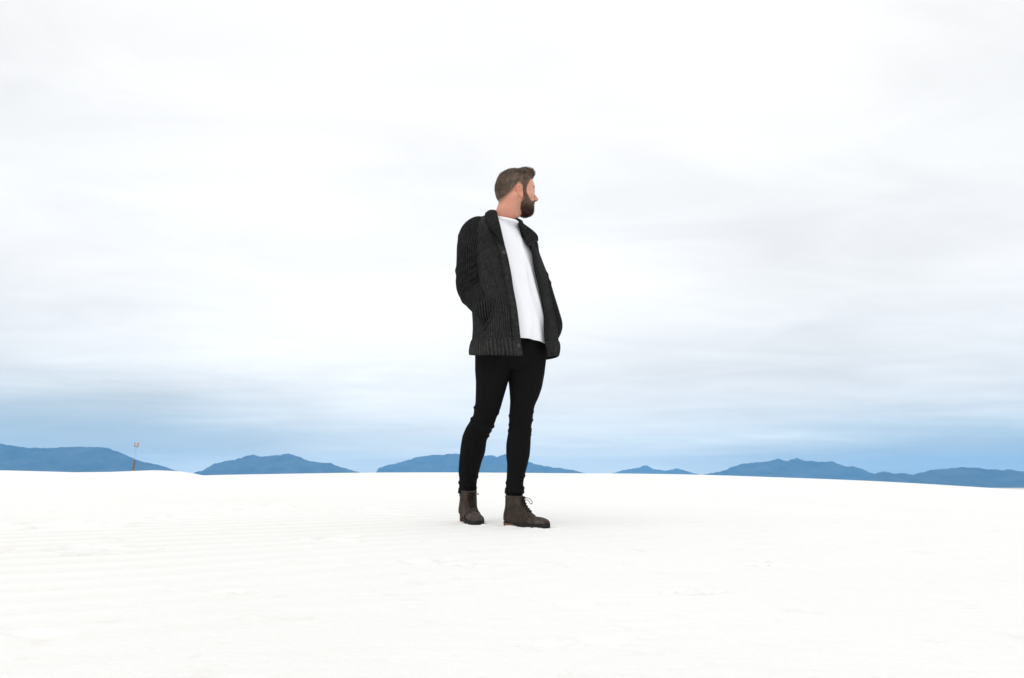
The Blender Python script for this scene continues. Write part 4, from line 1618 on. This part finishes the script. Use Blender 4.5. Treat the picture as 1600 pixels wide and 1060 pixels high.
def sole_outline(n=72, grow=0.0):
    th_ = np.linspace(0, 2 * math.pi, n, endpoint=False)
    out_ = []
    for a in th_:
        x = 0.146 + (0.158 + grow) * math.cos(a)
        t_ = np.clip((x + 0.012) / 0.316, 0, 1)
        w_ = np.interp(t_, [0, 0.08, 0.2, 0.42, 0.62, 0.78, 0.92, 1.0], [0.004, 0.030, 0.038, 0.036, 0.049, 0.049, 0.033, 0.004])
        sgn = math.sin(a)
        out_.append((x, (w_ + grow) * (np.sign(sgn) * min(1.0, abs(sgn) * 2.2 + 0.0) if abs(sgn) < 0.45 else np.sign(sgn)), 0))
    o_ = np.array(out_)
    o_[:, 1] = np.convolve(np.pad(o_[:, 1], 2, mode='wrap'), np.ones(5) / 5, 'valid')
    return o_


SO = sole_outline()


def springz(x):
    return 0.42 * np.clip(x - 0.205, 0, None) ** 1.6


def sole_mesh():
    lay = []
    for (zt, zb_, sc) in ((1, 0, 1.0), (0.85, 0, 1.035), (0.35, 0, 1.035), (0.15, 0, 1.01), (0.0, 0, 0.985)):
        o_ = SO.copy()
        c_ = np.array([0.146, 0, 0])
        o_ = c_ + (o_ - c_) * np.array([1 + (sc - 1) * 0.4, sc, 1])
        top = 0.0262
        bot = np.where(o_[:, 0] < 0.092, 0.0205, np.where(o_[:, 0] < 0.15, 0.015 - 0.015 * sstep(0.092, 0.15, o_[:, 0]), 0.0))
        bot = bot + 0.006 * sstep(0.26, 0.305, o_[:, 0])
        o_[:, 2] = bot + (top - bot) * zt
        # cleats along the rim
        if zt < 0.2:
            o_[:, 2] += 0.0022 * (np.sin(o_[:, 0] * 330) > 0.3) * (o_[:, 0] > 0.12)
        o_[:, 2] += springz(o_[:, 0])
        lay.append(o_)
    G = np.array(lay)
    n = G.shape[1]
    V = G.reshape(-1, 3)
    F = grid_faces(len(lay), n, True)
    ct = np.array([[x, 0, 0.0262 + springz(x)] for x in SO[:, 0]])
    top = grid_faces(2, n, True)
    V2 = np.vstack([G[0], ct]); F2 = top
    cb = ct.copy(); cb[:, 2] = G[-1][:, 2]
    V3 = np.vstack([G[-1], cb]); F3 = top
    return join_parts([(V, F), (V2, F2), (V3, F3)])


def heel_mesh():
    m = SO[:, 0] < 0.094
    o_ = SO.copy()
    o_[:, 0] = np.minimum(o_[:, 0], 0.092)
    lay = []
    for zt, sc in ((0.0220, 1.0), (0.0200, 1.03), (0.002, 1.02), (0.0, 1.0)):
        q = o_.copy()
        q[:, 1] *= sc
        q[:, 2] = zt
        lay.append(q)
    for zt in (0.0,):
        q = o_.copy(); q[:, 1] = 0; q[:, 2] = 0
        lay.append(q)
    q0 = o_.copy(); q0[:, 1] = 0; q0[:, 2] = 0.0220
    lay.insert(0, q0)
    G = np.array(lay)
    return G.reshape(-1, 3), grid_faces(len(lay), G.shape[1], True)


def place_boot(label, heel_pt, yaw, pitch, scale, mirror, loops):
    """yaw: 0 = pointing at the camera, + = to the right; pitch lifts the heel about the ball"""
    f = np.array([math.sin(yaw), -math.cos(yaw), 0.0])
    l = np.array([math.cos(yaw), math.sin(yaw), 0.0]) * mirror
    up = np.array([0, 0, 1.0])
    f2 = f * math.cos(pitch) - up * math.sin(pitch)
    u2 = f * math.sin(pitch) + up * math.cos(pitch)
    R_ = np.stack([f2, l, u2], 0)
    W = lambda V: np.asarray(heel_pt) + (np.asarray(V) * scale) @ R_
    fl2 = mirror < 0
    fx = lambda F: F[:, ::-1] if not fl2 else F
    toe = sstep(0.150, 0.235, VBT[:, 0]) * 0.85 + 0.35 * sstep(0.11, 0.17, VBT[:, 2])
    boot = mesh_obj('boot', W(VBT), fx(QBT), M['leather'], person, True, {'toe': np.clip(toe, 0, 1)})
    boot['label'] = label
    v_, f_ = sole_mesh()
    mesh_obj('sole', W(v_), f_, M['sole'], boot)
    v_, f_ = heel_mesh()
    mesh_obj('heel', W(v_), f_, M['heel'], boot, False)
    # welt stitching: a thin raised line round the sole top
    o_ = SO.copy() * np.array([1, 1.03, 1]); o_[:, 2] = 0.0277 + springz(o_[:, 0])
    v_, f_ = tube_mesh(np.vstack([o_, o_[:1]]), 0.0013, 5)
    mesh_obj('welt', W(v_), f_, M['lace'], boot)
    # laces follow the instep surface
    bvh = BVHTree.FromPolygons([tuple(map(float, q)) for q in VBT], [tuple(map(int, q)) for q in QBT])

    def surf(x, z, y, lift=0.0022):
        org = Vector((x + 0.12, y, z + 0.10))
        dr = Vector((-0.77, 0, -0.64))
        hit = bvh.ray_cast(org, dr, 0.5)
        if hit[0] is None:
            hit = bvh.find_nearest(Vector((x, y, z)))
        p = hit[0]; n = hit[1]
        if n.dot(Vector((0.77, 0, 0.64))) < 0:
            n = -n
        return np.array(p) + np.array(n) * lift
    rows_ = [(0.108, 0.158), (0.116, 0.144), (0.126, 0.130), (0.137, 0.116), (0.149, 0.102), (0.162, 0.090)]
    parts = []
    for i, (x, z) in enumerate(rows_):
        wy = 0.0185
        if i < len(rows_) - 1:
            x2, z2 = rows_[i + 1]
            for sgn in (-1, 1):
                pp = [surf(x + (x2 - x) * q, z + (z2 - z) * q, sgn * wy * (1 - 2 * q), 0.0028 + 0.0016 * math.sin(q * math.pi)) for q in np.linspace(0, 1, 9)]
                parts.append(tube_mesh(pp, 0.0021, 6))
        else:
            pp = [surf(x, z, wy * q, 0.0028) for q in np.linspace(-1, 1, 9)]
            parts.append(tube_mesh(pp, 0.0021, 6))
    knot = surf(0.110, 0.157, 0.0, 0.006)
    for lp in loops:
        pts_ = spline(np.array([knot + np.array(q) for q in lp]), 26)
        parts.append(tube_mesh(pts_, 0.0018, 6))
    parts.append(tube_mesh([knot + np.array([0, -0.006, 0]), knot + np.array([0.002, 0, 0.002]), knot + np.array([0, 0.006, 0])], [0.0025, 0.004, 0.0025], 8))
    v_, f_ = join_parts(parts)
    mesh_obj('laces', W(v_), f_, M['lace'], boot)
    # seams: quarter edge, collar seam, heel counter
    def side(x, z, sgn, lift=0.0004):
        hit = bvh.ray_cast(Vector((x, 0.2 * sgn, z)), Vector((0, -sgn, 0)), 0.5)
        if hit[0] is None:
            return None
        return np.array(hit[0]) + np.array([0, sgn * lift, 0])
    sm_ = []
    zq = np.linspace(0.028, 0.078, 12)
    xq_ = np.interp(zq, [0.02, 0.05, 0.075], [0.150, 0.163, 0.178]) + 0.0125
    lines = [[(x, z) for x, z in zip(xq_, zq)], [(x, 0.150 - 0.06 * (x - 0.03) ** 2 * 30) for x in np.linspace(0.024, 0.098, 12)],
             [(0.0365 + 0.0 * z, z) for z in np.linspace(0.03, 0.148, 12)], [(x, z - 0.004) for x, z in zip(xq_ - 0.004, zq)]]
    for sgn in (-1, 1):
        for ln in lines:
            pp = [side(x, z, sgn) for x, z in ln]
            pp = [q for q in pp if q is not None]
            if len(pp) > 3:
                v_, f_ = tube_mesh(np.array(pp), 0.0011, 5)
                mesh_obj('seam', W(v_), f_, M['lace'], boot)
    # eyelets
    for i, (x, z) in enumerate(rows_):
        for sgn in (-1, 1):
            c = surf(x, z, sgn * 0.0195, 0.0012)
            a = np.linspace(0, 2 * math.pi, 9)
            ring_ = np.stack([0.0022 * np.cos(a) * 0.64, 0.0026 * np.sin(a), -0.0022 * np.cos(a) * 0.77], 1) + c
            v_, f_ = tube_mesh(ring_, 0.0008, 4)
            mesh_obj('eyelet', W(v_), f_, M['sole'], boot)
    return W


# left boot (right in the picture): heel and toe on the sand
hl = PT(789.5, 812, 0.125)
hl[2] = gnd(hl[0], hl[1]) - 0.003
yawL = math.radians(51)
place_boot('taupe boot turned side on with tan heel', hl, yawL, math.radians(2.4), 0.90, 1,
           [[(0, 0, 0), (0.004, -0.020, -0.006), (0.008, -0.030, -0.024), (0.010, -0.026, -0.038), (0.010, -0.018, -0.028), (0.004, -0.008, -0.010), (0, 0, 0)],
            [(0, 0, 0), (0.016, 0.012, 0.000), (0.034, 0.020, -0.010), (0.044, 0.022, -0.024), (0.036, 0.020, -0.032), (0.026, 0.016, -0.020), (0.012, 0.008, -0.006), (0, 0, 0)],
            [(0, 0, 0), (0.008, -0.010, -0.016), (0.014, -0.013, -0.034)]])
# right boot (left in the picture): heel a little raised, toe towards the camera
yawR = math.radians(19)
toe_pt = PT(748.5, 821, 0.140)
hr = toe_pt - 0.30 * 0.93 * np.array([math.sin(yawR), -math.cos(yawR), 0])
ball = toe_pt - 0.08 * np.array([math.sin(yawR), -math.cos(yawR), 0])
pit = math.radians(7.5)
hr[2] = gnd(ball[0], ball[1]) - 0.004 + 0.20 * math.sin(pit)
place_boot('taupe boot pointing at the camera with heel raised', hr, yawR, pit, 0.93, 1,
           [[(0, 0, 0), (0.004, -0.012, -0.010), (0.012, -0.022, -0.030), (0.016, -0.026, -0.040), (0.014, -0.018, -0.034), (0.006, -0.008, -0.012), (0, 0, 0)],
            [(0, 0, 0), (0.006, 0.016, 0.003), (0.010, 0.034, 0.000), (0.010, 0.042, -0.006), (0.008, 0.032, -0.006), (0.003, 0.014, -0.002), (0, 0, 0)],
            [(0, 0, 0), (0.006, 0.014, -0.006), (0.010, 0.030, -0.020)], [(0, 0, 0), (0.008, -0.006, -0.016), (0.014, -0.010, -0.036)]])

# ------------------------------------------------------------------ haze
hv, hf = box_mesh(-28000, 28000, -28000, 28000, -4.0, 960)
hm_ = bpy.data.materials.new('haze')
hm_.use_nodes = True
ht = hm_.node_tree
ht.nodes.clear()
ho = ht.nodes.new('ShaderNodeOutputMaterial')
pv = ht.nodes.new('ShaderNodeVolumePrincipled')
pv.inputs['Color'].default_value = (0.21, 0.56, 1.0, 1)
pv.inputs['Density'].default_value = 0.000042
pv.inputs['Anisotropy'].default_value = 0.0
ht.links.new(pv.outputs[0], ho.inputs['Volume'])
haze = mesh_obj('haze', hv, hf, hm_, None, False)
haze['kind'] = 'stuff'
